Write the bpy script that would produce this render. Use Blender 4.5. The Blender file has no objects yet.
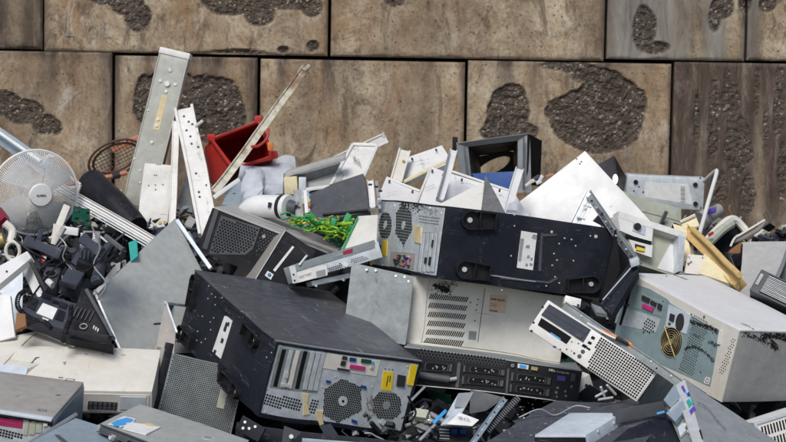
import bpy, bmesh, math, random
from mathutils import Vector, Matrix, noise
random.seed(11)
scene = bpy.context.scene
COL = scene.collection
# ------------------------------------------------------------------ camera
F, CX, CY = 2050.0, 393.0, 221.0
CAM = Vector((0, 0, 1.8))
CR = Matrix.Rotation(math.radians(85), 3, 'X') @ Matrix.Rotation(math.radians(1.0), 3, 'Z')
cd = bpy.data.cameras.new('camera'); cam = bpy.data.objects.new('camera', cd); COL.objects.link(cam)
cam.matrix_world = Matrix.Translation(CAM) @ CR.to_4x4()
cd.sensor_width = 36; cd.lens = 36 * F / 786; cd.clip_end = 2000; cd.clip_start = 0.05; cd.dof.use_dof = True; cd.dof.focus_distance = 5.9; cd.dof.aperture_fstop = 9
scene.camera = cam
def at(px, py, Y):
    d = CR @ Vector(((px - CX) / F, -(py - CY) / F, -1.0)); return CAM + d * (Y / d.y)
def V(*a): return Vector(a)
POSE = {"tower_front": {"o": [-0.3648, 5.5693, 0.7677], "R": [[0.86843, -0.42904, 0.24851], [0.46139, 0.8828, -0.08827], [-0.18151, 0.19131, 0.9646]], "D": [0.4608, 0.6645, 0.2186]},
 "tower_top": {"o": [0.1267, 5.9311, 1.1174], "R": [[0.94303, -0.31096, 0.11832], [0.30193, 0.94923, 0.08826], [-0.13976, -0.04751, 0.98904]], "D": [0.5501, 0.6364, 0.2134]},
 "beige_server": {"o": [0.0397, 6.1, 0.9109], "R": [[0.98412, -0.11753, 0.13301], [0.1072, 0.99082, 0.08236], [-0.14147, -0.0668, 0.98769]], "D": [0.4781, 0.09, 0.1973]},
 "rack_server": {"o": [0.029, 5.8601, 0.8268], "R": [[0.99262, 0.0407, 0.11427], [-0.05233, 0.99354, 0.10065], [-0.10944, -0.10589, 0.98834]], "D": [0.5143, 0.5976, 0.0985]},
 "white_pc": {"o": [0.3744, 5.6208, 1.0139], "R": [[0.8032, 0.25363, 0.53902], [-0.33153, 0.94208, 0.05072], [-0.49494, -0.21944, 0.84076]], "D": [0.3645, 0.5112, 0.0998]},
 "tower_right": {"o": [0.6588, 6.0249, 0.9253], "R": [[0.54533, 0.8175, 0.18525], [-0.80956, 0.57096, -0.13648], [-0.21734, -0.07554, 0.97317]], "D": [0.4892, 0.2996, 0.2111]},
 "beige_switch": {"o": [-1.1867, 5.7162, 0.747], "R": [[0.99992, 0.01065, 0.00616], [-0.00701, 0.9047, -0.42599], [-0.01011, 0.42591, 0.90471]], "D": [0.5183, 0.2173, 0.0765]},
 "taupe_desktop": {"o": [-1.1957, 5.3481, 0.7279], "R": [[0.98898, 0.11671, 0.09114], [-0.10183, 0.98287, -0.15363], [-0.10751, 0.14266, 0.98392]], "D": [0.3038, 0.3131, 0.1117]},
 "mesh_tower": {"o": [-0.6701, 5.8, 0.7135], "R": [[0.95832, -0.19301, 0.21066], [0.1584, 0.97254, 0.1705], [-0.23778, -0.13002, 0.96258]], "D": [0.224, 0.3219, 0.1944]},
 "black_mesh_case": {"o": [-0.6171, 6.5001, 1.128], "R": [[0.92936, 0.15152, 0.33665], [-0.16066, 0.98701, -0.0007], [-0.33238, -0.05344, 0.94163]], "D": [0.3968, 0.3652, 0.1462]},
 "logo_case": {"o": [-0.422, 6.2468, 1.061], "R": [[0.83373, -0.24303, 0.4958], [0.1036, 0.95083, 0.29187], [-0.54236, -0.19198, 0.81792]], "D": [0.1151, 0.5893, 0.1823]},
 "slim_server": {"o": [-0.2964, 6.3009, 1.0414], "R": [[0.9531, -0.05383, -0.29784], [0.05033, 0.99854, -0.01938], [0.29845, 0.00348, 0.95442]], "D": [0.2677, 0.2108, 0.0437]},
 "grey_cabinet": {"o": [-0.3539, 7.0307, 1.2467], "R": [[0.76893, -0.63781, 0.04422], [0.6102, 0.71149, -0.34848], [0.1908, 0.29493, 0.93627]], "D": [0.2266, 0.0538, 0.0881]},
 "white_panel_big": {"o": [0.6042, 6.7047, 0.9905], "R": [[0.76181, 0.09962, -0.64009], [0.18816, 0.91148, 0.3658], [0.61987, -0.39911, 0.67563]], "D": [0.3461, 0.02, 0.3558]},
 "drive_feet": {"o": [0.8483, 7.5056, 1.2118], "R": [[0.99722, -0.06058, 0.04332], [0.0626, 0.99694, -0.04672], [-0.04035, 0.0493, 0.99797]], "D": [0.29, 0.05, 0.1189]},
 "olive_box": {"o": [0.7814, 7.0455, 1.2133], "R": [[0.89426, -0.44445, 0.05248], [0.35839, 0.78142, 0.51082], [-0.26805, -0.438, 0.85808]], "D": [0.2523, 0.1, 0.1067]},
 "chassis_white": {"o": [0.6719, 6.2384, 1.1719], "R": [[0.89615, -0.42361, 0.13218], [0.32078, 0.82421, 0.46666], [-0.30662, -0.37579, 0.87451]], "D": [0.2444, 0.1, 0.132]},
 "vent_right": {"o": [1.0458, 5.9719, 1.0921], "R": [[0.84181, 0.17147, 0.51181], [-0.39729, 0.83871, 0.37246], [-0.36539, -0.51688, 0.77416]], "D": [0.2301, 0.1, 0.0753]},
 "vent_bottom": {"o": [0.9936, 5.3384, 0.7037], "R": [[0.94239, -0.16005, -0.29373], [0.19701, 0.97521, 0.10071], [0.27033, -0.15278, 0.95057]], "D": [0.1363, 0.1, 0.1152]},
 "small_silver": {"o": [0.3871, 5.2529, 0.7298], "R": [[0.8401, 0.51791, -0.16123], [-0.53081, 0.84615, -0.04776], [0.11169, 0.12571, 0.98576]], "D": [0.1482, 0.2064, 0.0616]},
 "duct_tall": {"o": [-0.9665, 7.3, 1.2145], "R": [[0.97517, 0.04521, 0.2168], [-0.07242, 0.99022, 0.11926], [-0.20929, -0.132, 0.9689]], "D": [0.1093, 0.05, 0.5639]},
 "white_panel_left": {"o": [-0.8932, 7.1, 1.0963], "R": [[0.99712, -0.02592, 0.07125], [0.00417, 0.95707, 0.28981], [-0.0757, -0.28868, 0.95443]], "D": [0.1016, 0.03, 0.2784]},
 "corner_pc": {"o": [0.782, 4.9062, 0.7984], "R": [[0.80558, -0.59048, -0.04883], [0.23495, 0.2427, 0.94122], [-0.54392, -0.7697, 0.33425]], "D": [0.3865, 0.0249, 0.4185]}}
# ------------------------------------------------------------------ materials
def nodes(name):
    m = bpy.data.materials.new(name); m.use_nodes = True
    nt = m.node_tree; b = nt.nodes['Principled BSDF']; return m, nt, b
def N(nt, t, **kw):
    n = nt.nodes.new(t)
    for k, v in kw.items():
        if k.startswith('_'): setattr(n, k[1:], v)
        else:
            n.inputs[k.replace('__', ' ')].default_value = v
    return n
def L(nt, a, b): nt.links.new(a, b)
def ramp(nt, fac, stops):
    r = nt.nodes.new('ShaderNodeValToRGB'); L(nt, fac, r.inputs[0])
    e = r.color_ramp.elements
    while len(e) < len(stops): e.new(0.5)
    for i, (p, c) in enumerate(stops):
        e[i].position = p; e[i].color = (c, c, c, 1) if not hasattr(c, '__len__') else (*c, 1)
    return r.outputs[0]
def mix(nt, fac, a, b):
    m = nt.nodes.new('ShaderNodeMix'); m.data_type = 'RGBA'
    for s, x in ((0, fac), (6, a), (7, b)):
        if hasattr(x, 'links'): L(nt, x, m.inputs[s])
        elif s == 0: m.inputs[0].default_value = x
        else: m.inputs[s].default_value = (*x, 1)
    return m.outputs[2]
def coords(nt, scale=(1, 1, 1)):
    tc = nt.nodes.new('ShaderNodeTexCoord'); oi = nt.nodes.new('ShaderNodeObjectInfo')
    mp = nt.nodes.new('ShaderNodeMapping'); mp.inputs['Scale'].default_value = scale
    ad = N(nt, 'ShaderNodeVectorMath', _operation='ADD')
    ml = N(nt, 'ShaderNodeVectorMath', _operation='SCALE'); ml.inputs[0].default_value = (37, 53, 71)
    L(nt, oi.outputs['Random'], ml.inputs['Scale'])
    L(nt, tc.outputs['Object'], ad.inputs[0]); L(nt, ml.outputs[0], ad.inputs[1])
    L(nt, ad.outputs[0], mp.inputs[0]); return mp.outputs[0]
MATS = {}
def paint(name, col, rough=.5, metal=0.0, dth=(.47, .72), dirt=.35, dcol=(.12, .1, .075), scr=.25, scol=(.5, .5, .5), bump=.3, spec=.5, mottle=.12, trans=0):
    m, nt, b = nodes(name)
    co = coords(nt)
    n1 = N(nt, 'ShaderNodeTexNoise', Scale=5.0, Detail=9.0, Roughness=.68); L(nt, co, n1.inputs['Vector'])
    n2 = N(nt, 'ShaderNodeTexNoise', Scale=38.0, Detail=5.0, Roughness=.65); L(nt, co, n2.inputs['Vector'])
    mo = ramp(nt, n2.outputs[0], [(.3, tuple(c * (1 - mottle) for c in col)), (.7, tuple(min(.95, c * (1 + mottle)) for c in col))])
    d1 = ramp(nt, n1.outputs[0], [(dth[0], 0), (dth[1], 1)])
    mm = N(nt, 'ShaderNodeMath', _operation='MULTIPLY'); L(nt, d1, mm.inputs[0]); mm.inputs[1].default_value = dirt
    c = mix(nt, mm.outputs[0], mo, dcol)
    # specks
    v = N(nt, 'ShaderNodeTexNoise', Scale=170.0, Detail=2.0); L(nt, co, v.inputs['Vector'])
    sp = ramp(nt, v.outputs[0], [(.68, 0), (.74, 1)])
    m3 = N(nt, 'ShaderNodeMath', _operation='MULTIPLY'); L(nt, sp, m3.inputs[0]); m3.inputs[1].default_value = min(1, dirt * 1.2)
    c = mix(nt, m3.outputs[0], c, dcol)
    # scratches: thin level lines of stretched noise, masked
    for k, (rot, st) in enumerate((((.3, .5, .9), (2, 55, 40)), ((1.2, .2, 2.1), (48, 2, 45)))):
        mp = N(nt, 'ShaderNodeMapping'); mp.inputs['Rotation'].default_value = rot; mp.inputs['Scale'].default_value = st
        L(nt, co, mp.inputs[0])
        s = N(nt, 'ShaderNodeTexNoise', Scale=1.6, Detail=1.0, Distortion=.15); L(nt, mp.outputs[0], s.inputs['Vector'])
        t = ramp(nt, s.outputs[0], [(.592, 0), (.596, 1), (.6, 1), (.604, 0)])
        k1 = N(nt, 'ShaderNodeTexNoise', Scale=9.0 + k * 5, Detail=3.0); L(nt, co, k1.inputs['Vector'])
        kk = ramp(nt, k1.outputs[0], [(.52, 0), (.62, 1)])
        mu = N(nt, 'ShaderNodeMath', _operation='MULTIPLY'); L(nt, t, mu.inputs[0]); L(nt, kk, mu.inputs[1])
        mu2 = N(nt, 'ShaderNodeMath', _operation='MULTIPLY'); L(nt, mu.outputs[0], mu2.inputs[0]); mu2.inputs[1].default_value = scr
        c = mix(nt, mu2.outputs[0], c, scol)
    L(nt, c, b.inputs['Base Color'])
    r = ramp(nt, n1.outputs[0], [(.35, max(.05, rough - .1)), (.7, min(1, rough + .2))]); L(nt, r, b.inputs['Roughness'])
    b.inputs['Metallic'].default_value = metal; b.inputs['Specular IOR Level'].default_value = .5 if sum(col) > .3 else .2
    if trans: b.inputs['Transmission Weight'].default_value = trans
    nb = N(nt, 'ShaderNodeTexNoise', Scale=7.0, Detail=4.0, Roughness=.45); L(nt, co, nb.inputs['Vector'])
    bp = N(nt, 'ShaderNodeBump', Strength=bump, Distance=.012); L(nt, nb.outputs[0], bp.inputs['Height']); L(nt, bp.outputs[0], b.inputs['Normal'])
    MATS[name] = m; return m
M = MATS
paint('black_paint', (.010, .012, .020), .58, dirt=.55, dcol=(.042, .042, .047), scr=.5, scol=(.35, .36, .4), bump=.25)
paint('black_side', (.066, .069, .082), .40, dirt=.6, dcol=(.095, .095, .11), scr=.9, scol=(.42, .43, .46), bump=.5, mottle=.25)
paint('black_plastic', (.014, .014, .017), .42, dirt=.35, dcol=(.06, .058, .055), scr=.25, bump=.15)
paint('dark_void', (.006, .006, .007), .8, dirt=.2, dcol=(.02, .02, .02), scr=0, bump=0)
paint('slate_plastic', (.05, .057, .075), .4, dirt=.25, dcol=(.03, .03, .035), scr=.2)
paint('zinc', (.62, .67, .70), .42, .35, dirt=.3, dcol=(.2, .18, .15), scr=.3, scol=(.75, .78, .8), bump=.25, mottle=.2)
paint('zinc_plain', (.25, .275, .275), .5, .3, dirt=.3, dcol=(.18, .2, .2), scr=.3, scol=(.6, .62, .62), bump=.5, mottle=.2)
paint('panel_grey', (.40, .415, .395), .42, .15, dirt=.4, dcol=(.26, .27, .235), scr=.25, scol=(.5, .53, .5), bump=.35)
paint('teal_zinc', (.34, .45, .46), .42, .35, dirt=.35, dcol=(.15, .16, .15), scr=.3, scol=(.6, .66, .66), bump=.3)
paint('beige', (.68, .665, .61), .45, dirt=.4, dcol=(.34, .28, .2), scr=.55, scol=(.2, .17, .13), bump=.35, mottle=.05)
paint('cream', (.66, .635, .565), .5, dirt=.35, dcol=(.42, .34, .24), scr=.5, scol=(.18, .15, .12), bump=.3, mottle=.05)
paint('white_paint', (.70, .70, .69), .45, dirt=.26, dcol=(.40, .35, .28), scr=.35, scol=(.3, .28, .26), bump=.35, mottle=.04)
paint('white_dirty', (.72, .71, .68), .5, dirt=.4, dcol=(.36, .32, .26), scr=.6, scol=(.2, .18, .15), bump=.4, mottle=.07)
paint('light_blue_metal', (.64, .70, .75), .4, .2, dirt=.2, dcol=(.3, .3, .3), scr=.3, bump=.25)
paint('taupe', (.33, .31, .285), .5, dirt=.3, dcol=(.22, .19, .15), scr=.5, scol=(.55, .52, .48), bump=.25)
paint('grey_and_shade', (.40, .395, .38), .5, dirt=.2, dcol=(.25, .23, .2), scr=.3, scol=(.2, .19, .18), bump=.3)  # grey of several parts; on the right tower's case it paints in shade
paint('mid_grey', (.30, .315, .325), .45, .2, dirt=.35, dcol=(.12, .12, .12), scr=.3, bump=.3)
paint('blue_grey', (.27, .33, .38), .42, .15, dirt=.25, dcol=(.14, .15, .16), scr=.5, scol=(.5, .56, .6), bump=.3)
paint('dark_grey', (.075, .08, .088), .5, dirt=.4, dcol=(.15, .15, .15), scr=.3, bump=.4)
paint('olive', (.40, .41, .33), .5, dirt=.2, dcol=(.25, .24, .18), scr=.3, bump=.25)
paint('yellowed', (.62, .43, .17), .45, dirt=.5, dcol=(.4, .26, .1), scr=.3, scol=(.3, .2, .1), bump=.25)
paint('yellow_cream', (.76, .68, .44), .45, dirt=.25, dcol=(.45, .33, .16), scr=.3, scol=(.3, .2, .1), bump=.25)
paint('red_plastic', (.42, .016, .012), .45, dirt=.6, dcol=(.22, .06, .045), scr=.3, scol=(.7, .2, .15), bump=.3)
paint('dark_red', (.3, .01, .04), .5, dirt=.2, scr=.3)
paint('magenta', (.33, .02, .09), .5, dirt=.1, scr=.1)
paint('yellow_label', (.80, .56, .02), .5, dirt=.15, scr=.3, scol=(.2, .15, .05))
paint('tape', (.66, .54, .30), .6, dirt=.5, dcol=(.3, .2, .08))
paint('paper', (.72, .72, .70), .6, dirt=.25, dcol=(.4, .4, .38), scr=.5, scol=(.25, .25, .25), bump=.1)
paint('ink', (.03, .03, .035), .6, dirt=.1, scr=0, bump=0)
paint('soot', (.02, .018, .016), .9, dirt=.4, dcol=(.07, .06, .05), scr=0)
paint('blue_plastic', (.012, .06, .22), .4, dirt=.3, dcol=(.01, .03, .1), scr=.2)
paint('sky_blue', (.04, .33, .72), .45, dirt=.1, scr=.3)
paint('lcd_blue', (.02, .03, .30), .3, dirt=.1, scr=.1)
paint('teal', (.02, .35, .30), .4, dirt=.2, scr=.1)
paint('purple', (.12, .06, .42), .4, dirt=.2, scr=.1)
paint('pink_plug', (.5, .03, .2), .4, dirt=.2, scr=.1)
paint('lime', (.30, .56, .04), .45, dirt=.25, dcol=(.1, .16, .03), scr=.2)
paint('green', (.03, .32, .11), .5, dirt=.5, dcol=(.02, .15, .05), scr=.2)
paint('dark_green', (.006, .06, .035), .5, dirt=.3, scr=.2)
paint('orange', (.70, .22, .03), .45, dirt=.3, scr=.2)
paint('copper', (.55, .22, .14), .45, .2, dirt=.4, dcol=(.2, .09, .05), scr=.3)
paint('brown_mesh', (.09, .05, .035), .6, dirt=.4, scr=.2)
paint('rust_paint', (.58, .55, .44), .6, dth=(.47, .56), dirt=.9, dcol=(.24, .13, .075), scr=.8, scol=(.15, .09, .06), bump=.8, mottle=.3)
paint('duct_metal', (.42, .43, .39), .45, .3, dirt=.35, dcol=(.25, .23, .17), scr=.35, scol=(.6, .6, .56), bump=.35)
paint('stainless', (.30, .29, .27), .35, .6, dirt=.5, dcol=(.14, .12, .1), scr=.4, bump=.3, mottle=.3)
paint('brass', (.40, .31, .13), .45, .3, dirt=.3, scr=.1)
paint('screw', (.70, .70, .68), .35, .4, dirt=.2, scr=0, bump=0)
paint('clear_plastic', (.50, .53, .57), .25, dirt=.3, dcol=(.3, .3, .33), scr=.5, scol=(.7, .72, .75), bump=.9)
paint('fan_plastic', (.62, .66, .69), .3, dirt=.3, dcol=(.35, .36, .36), scr=.2, trans=.35)
paint('brown_card', (.24, .11, .04), .8, dirt=.4, scr=.1)
paint('grey_brown', (.24, .22, .2), .6, dirt=.4, dcol=(.12, .1, .08), scr=.4)
# ------------------------------------------------------------------ mesh builder
def smooth_noise(p, s=3.0, o=0.0): return noise.noise(Vector((p[0] * s + o, p[1] * s + o * 1.7, p[2] * s)))
class MB:
    def __init__(s): s.v = []; s.f = []; s.m = []; s.cur = 0; s.mats = []
    def use(s, mat):
        if mat not in s.mats: s.mats.append(mat)
        s.cur = s.mats.index(mat); return s
    def add(s, vs, fs):
        k = len(s.v); s.v += [Vector(v) for v in vs]
        for f in fs: s.f.append([i + k for i in f]); s.m.append(s.cur)
        return s
    def box(s, o, u, v, w, bev=0):           # o corner, three edge vectors
        o, u, v, w = map(Vector, (o, u, v, w))
        if u.cross(v).dot(w) < 0: o = o + u; u = -u
        if bev <= 0:
            P = [o, o + u, o + u + v, o + v, o + w, o + u + w, o + u + v + w, o + v + w]
            return s.add(P, [(0, 3, 2, 1), (4, 5, 6, 7), (0, 1, 5, 4), (1, 2, 6, 5), (2, 3, 7, 6), (3, 0, 4, 7)])
        b = bmesh.new(); P = [b.verts.new(p) for p in (o, o + u, o + u + v, o + v, o + w, o + u + w, o + u + v + w, o + v + w)]
        for f in ((0, 3, 2, 1), (4, 5, 6, 7), (0, 1, 5, 4), (1, 2, 6, 5), (2, 3, 7, 6), (3, 0, 4, 7)): b.faces.new([P[i] for i in f])
        bmesh.ops.bevel(b, geom=list(b.edges), offset=bev, segments=2, affect='EDGES', profile=.6)
        b.verts.index_update(); s.add([x.co.copy() for x in b.verts], [[x.index for x in f.verts] for f in b.faces]); b.free(); return s
    def prism(s, pts, h):                     # closed polygon and an extrusion vector
        pts = [Vector(p) for p in pts]; n = len(pts); h = Vector(h)
        nrm = Vector((0, 0, 0))
        for i in range(n): nrm += pts[i].cross(pts[(i + 1) % n])
        if nrm.dot(h) < 0: pts.reverse()
        P = pts + [p + h for p in pts]
        fs = [tuple(range(n - 1, -1, -1)), tuple(range(n, 2 * n))] + [(i, (i + 1) % n, (i + 1) % n + n, i + n) for i in range(n)]
        return s.add(P, fs)
    def tube(s, pts, r, seg=6, r2=None, closed=False, cap=True):
        pts = [Vector(p) for p in pts]; n = len(pts); r2 = r if r2 is None else r2
        rs = r if hasattr(r, '__len__') else [r + (r2 - r) * i / max(1, n - 1) for i in range(n)]
        vs = []; up = Vector((.13, .21, .97)); prev = None
        for i, p in enumerate(pts):
            t = (pts[(i + 1) % n] - pts[i - 1]) if (closed or 0 < i < n - 1) else (pts[1] - pts[0] if i == 0 else pts[-1] - pts[-2])
            if t.length < 1e-9: t = Vector((0, 0, 1))
            t.normalize()
            if prev is None:
                a = t.cross(up)
                if a.length < .05: a = t.cross(Vector((1, 0, 0)))
            else: a = prev - t * prev.dot(t)
            a.normalize(); prev = a; b = t.cross(a)
            for k in range(seg):
                th = 2 * math.pi * k / seg; vs.append(p + (a * math.cos(th) + b * math.sin(th)) * rs[i])
        fs = []
        for i in range(n if closed else n - 1):
            j = (i + 1) % n
            for k in range(seg): fs.append((i * seg + k, i * seg + (k + 1) % seg, j * seg + (k + 1) % seg, j * seg + k))
        if cap and not closed: fs += [tuple(range(seg - 1, -1, -1)), tuple(range((n - 1) * seg, n * seg))]
        return s.add(vs, fs)
    def sheet(s, q, th, nx=10, ny=10, amp=.002, nsc=4.0, seed=0, curl=0):   # q = four corners: a b c d
        a, b, c, d = map(Vector, q); nrm = (b - a).cross(d - a).normalized()
        if nrm.y > 0: nrm = -nrm
        fr = []; bk = []
        for j in range(ny + 1):
            for i in range(nx + 1):
                x, y = i / nx, j / ny
                p = (a * (1 - x) + b * x) * (1 - y) + (d * (1 - x) + c * x) * y
                h = amp * smooth_noise(p, nsc, seed) * 2 + curl * ((x - .5) ** 2 + (y - .5) ** 2) * 2
                fr.append(p + nrm * h); bk.append(p + nrm * (h - th))
        n = nx + 1; o = n * (ny + 1); fs = []
        flip = (b - a).cross(d - a).dot(nrm) < 0
        def add(t): fs.append(tuple(reversed(t)) if flip else t)
        for j in range(ny):
            for i in range(nx):
                k = j * n + i; add((k, k + 1, k + n + 1, k + n)); add((k + o + n, k + o + n + 1, k + o + 1, k + o))
        for i in range(nx):
            add((i + 1, i, i + o, i + 1 + o)); k = ny * n + i; add((k, k + 1, k + 1 + o, k + o))
        for j in range(ny):
            k = j * n; add((k, k + n, k + n + o, k + o)); k = j * n + nx; add((k + n, k, k + o, k + n + o))
        return s.add(fr + bk, fs)
    def text(s, fr, body, u, v, size, h=.0009, rot=0, bold=.0):
        c = bpy.data.curves.new('writing', 'FONT'); c.body = body; c.size = size; c.offset = bold
        o = bpy.data.objects.new('writing', c); COL.objects.link(o)
        me = o.to_mesh(); co, si = math.cos(rot), math.sin(rot)
        k = 1 if fr.u.cross(fr.v).dot(fr.n) > 0 else -1
        P = [fr.P(u + p.co.x * co - k * p.co.y * si, v + p.co.x * si + k * p.co.y * co, h) for p in me.vertices]
        s.add(P, [tuple(f.vertices) for f in me.polygons]); o.to_mesh_clear()
        bpy.data.objects.remove(o); bpy.data.curves.remove(c); return s
class Fr:                                     # a flat frame on a face: origin, u, v, outward normal
    def __init__(s, o, u, v, n=None, w=1, hgt=1):
        s.o = Vector(o); s.u = Vector(u).normalized(); s.v = Vector(v).normalized(); s.n = Vector(n) if n else s.u.cross(s.v).normalized(); s.w = w; s.hgt = hgt
    def P(s, a, b, h=0): return s.o + s.u * a + s.v * b + s.n * h
    def uv(s, px, py):
        d = CR @ Vector(((px - CX) / F, -(py - CY) / F, -1.0)); t = (s.o - CAM).dot(s.n) / d.dot(s.n)
        q = CAM + d * t - s.o; return (q.dot(s.u), q.dot(s.v))
    def poly(s, mb, pts, h0, h1):             # pts in u,v metres
        return mb.prism([s.P(a, b, h0) for a, b in pts], s.n * (h1 - h0))
    def pp(s, mb, px, h1, h0=-.001): return s.poly(mb, [s.uv(*p) for p in px], h0, h1)
    def cl(s, pts, m=.002): return [(min(max(a, m), s.w - m), min(max(b, m), s.hgt - m)) for a, b in pts]
    def disc(s, mb, c, r, h1, h0=-.001, seg=14, ry=None):
        ry = ry or r; return s.poly(mb, [(c[0] + r * math.cos(2 * math.pi * k / seg), c[1] + ry * math.sin(2 * math.pi * k / seg)) for k in range(seg)], h0, h1)
    def loop(s, mb, pts, th, h1, h0=0):       # wall of given thickness along closed uv outline
        n = len(pts); c = (sum(p[0] for p in pts) / n, sum(p[1] for p in pts) / n)
        inn = []
        for a, b in pts:
            dx, dy = c[0] - a, c[1] - b; l = math.hypot(dx, dy) or 1; k = min(.8, th / l); inn.append((a + dx * k, b + dy * k))
        for i in range(n):
            j = (i + 1) % n; s.poly(mb, [pts[i], pts[j], inn[j], inn[i]], h0, h1)
        return mb
    def holes(s, mb, poly, pitch, r, h=.0007, seg=6, square=False, stag=True, rot=0, skip=None, prob=1):
        xs = [p[0] for p in poly]; ys = [p[1] for p in poly]; cx, cy = sum(xs) / len(xs), sum(ys) / len(ys)
        R_ = max(max(xs) - min(xs), max(ys) - min(ys)); n = int(R_ / pitch) + 1; co, si = math.cos(rot), math.sin(rot)
        py = pitch * (.87 if stag else 1)
        for j in range(-n, n + 1):
            for i in range(-n, n + 1):
                a0 = (i + (.5 if stag and j % 2 else 0)) * pitch; b0 = j * py
                a = cx + a0 * co - b0 * si; b = cy + a0 * si + b0 * co
                if not inside(a, b, poly) or (skip and skip(a, b)): continue
                if square: P = [(a + (x * co - y * si) * r, b + (x * si + y * co) * r) for x, y in ((-1, -1), (1, -1), (1, 1), (-1, 1))]
                else: P = [(a + r * math.cos(6.283 * k / seg + .3), b + r * math.sin(6.283 * k / seg + .3)) for k in range(seg)]
                Q = [s.P(x, y, h) for x, y in P]
                if s.u.cross(s.v).dot(s.n) < 0: Q.reverse()
                mb.add(Q, [tuple(range(len(Q)))])
        return mb
def inside(x, y, poly):
    c = False; n = len(poly)
    for i in range(n):
        x1, y1 = poly[i]; x2, y2 = poly[i - 1]
        if (y1 > y) != (y2 > y) and x < (x2 - x1) * (y - y1) / (y2 - y1) + x1: c = not c
    return c
def crop(ox, oy, s): return lambda *p: [(ox + p[i] / s, oy + p[i + 1] / s) for i in range(0, len(p), 2)]
def ell(cx, cy, rx, ry, n=16, rot=0):
    co, si = math.cos(rot), math.sin(rot)
    return [(cx + rx * math.cos(6.2832 * k / n) * co - ry * math.sin(6.2832 * k / n) * si, cy + rx * math.cos(6.2832 * k / n) * si + ry * math.sin(6.2832 * k / n) * co) for k in range(n)]
def spline(pts, n=8):
    pts = [Vector(p) for p in pts]; out = []; P = [pts[0] * 2 - pts[1]] + pts + [pts[-1] * 2 - pts[-2]]
    for i in range(1, len(P) - 2):
        a, b, c, d = P[i - 1:i + 3]
        for k in range(n):
            t = k / n; out.append(.5 * ((2 * b) + (c - a) * t + (2 * a - 5 * b + 4 * c - d) * t * t + (3 * b - a - 3 * c + d) * t ** 3))
    out.append(pts[-1]); return out
def mkfr(a, b, d):                            # frame from three (px, py, Y) points: origin, along u, along v
    A, B, D = at(*a), at(*b), at(*d); u = (B - A).normalized(); v = (D - A); v = (v - u * v.dot(u))
    f = Fr(A, u, v); f.w = (B - A).length; f.hgt = v.length
    if f.n.dot(CAM - A) < 0: f.n = -f.n
    return f
# ------------------------------------------------------------------ objects
def thing(name, label, cat, loc, rot=None, group=None, kind=None):
    o = bpy.data.objects.new(name, None); COL.objects.link(o); o.empty_display_size = .05
    Mx = Matrix.Translation(loc) @ (rot.to_4x4() if rot else Matrix.Identity(4)); o.matrix_world = Mx
    o['_m'] = 1; INV[o.name] = Mx.inverted()
    o['label'] = label; o['category'] = cat
    if group: o['group'] = group
    del o['_m']; return o
INV = {}
WARP = False
_rw = random.Random(77); DENTS = []
for _k in range(110):
    _py = _rw.uniform(180, 440); _c = at(_rw.uniform(-10, 800), _py, 5.35 + (442 - _py) * .0068 + _rw.uniform(-.1, .3)); _d = Vector((_rw.gauss(0, 1), _rw.gauss(0, 1), _rw.gauss(0, 1))).normalized() * _rw.uniform(.003, .010)
    DENTS.append((_c, _rw.uniform(.05, .09), _d))
def warp_pts(P):                               # one bending field shared by every part, so dents carry their details along
    out = []
    lo = [min(p[i] for p in P) - .25 for i in range(3)]; hi = [max(p[i] for p in P) + .25 for i in range(3)]
    near = [d for d in DENTS if all(lo[i] < d[0][i] < hi[i] for i in range(3))]
    for p in P:
        q = p + noise.noise_vector(p * 2.3) * .007 + noise.noise_vector(p * 7.0 + Vector((5, 3, 9))) * .0016
        for c, r_, d in near:
            e = (p - c).length_squared / (r_ * r_)
            if e < 6: q = q + d * math.exp(-e)
        out.append(q)
    return out
def refine(mb, lim=.035):
    V_ = mb.v; mx = 0
    for f in mb.f:
        for i in range(len(f)): mx = max(mx, (V_[f[i]] - V_[f[i - 1]]).length)
    if mx < lim * 1.3: return mb
    b = bmesh.new(); vs = [b.verts.new(v) for v in V_]
    for f, m in zip(mb.f, mb.m):
        try: nf = b.faces.new([vs[i] for i in f]); nf.material_index = m
        except ValueError: pass
    ng = [f for f in b.faces if len(f.verts) > 4]
    if ng: bmesh.ops.triangulate(b, faces=ng)
    for it in range(5):
        es = [e for e in b.edges if e.calc_length() > lim * 1.3]
        if not es: break
        bmesh.ops.subdivide_edges(b, edges=es, cuts=1, use_grid_fill=True)
    b.verts.index_update(); o = MB(); o.mats = mb.mats; o.v = [v.co.copy() for v in b.verts]; o.f = [[v.index for v in f.verts] for f in b.faces]; o.m = [f.material_index for f in b.faces]; b.free(); return o
def part(name, mb, mat=None, parent=None, smooth=False, label=None, origin=None):
    me = bpy.data.meshes.new(name)
    if WARP: mb = refine(mb); mb.v = warp_pts(mb.v); smooth = True
    if parent is not None: Mi = INV[parent.name]
    else:
        n = len(mb.v); c = sum(mb.v, Vector()) / max(1, n); zmin = min(v.z for v in mb.v); Mi = Matrix.Translation(-Vector((c.x, c.y, zmin)))
    me.from_pydata([Mi @ v for v in mb.v], [], mb.f); me.validate(); me.update()
    if mat: mats = [M[mat] if isinstance(mat, str) else mat]
    else: mats = [M[x] for x in mb.mats]
    for x in mats: me.materials.append(x)
    if not mat: me.polygons.foreach_set('material_index', mb.m[:len(me.polygons)])
    if smooth:
        me.polygons.foreach_set('use_smooth', [True] * len(me.polygons))
        if hasattr(me, 'set_sharp_from_angle'): me.set_sharp_from_angle(angle=math.radians(38))
    o = bpy.data.objects.new(name, me); COL.objects.link(o)
    if parent is not None: o.parent = parent; INV[o.name] = INV[parent.name]
    else: o.location = -Mi.translation
    if label: o['label'] = label
    return o
def tag(o, label, cat, group=None, kind=None):
    if label: o['label'] = label
    if cat: o['category'] = cat
    if group: o['group'] = group
    if kind: o['kind'] = kind
    return o
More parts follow.
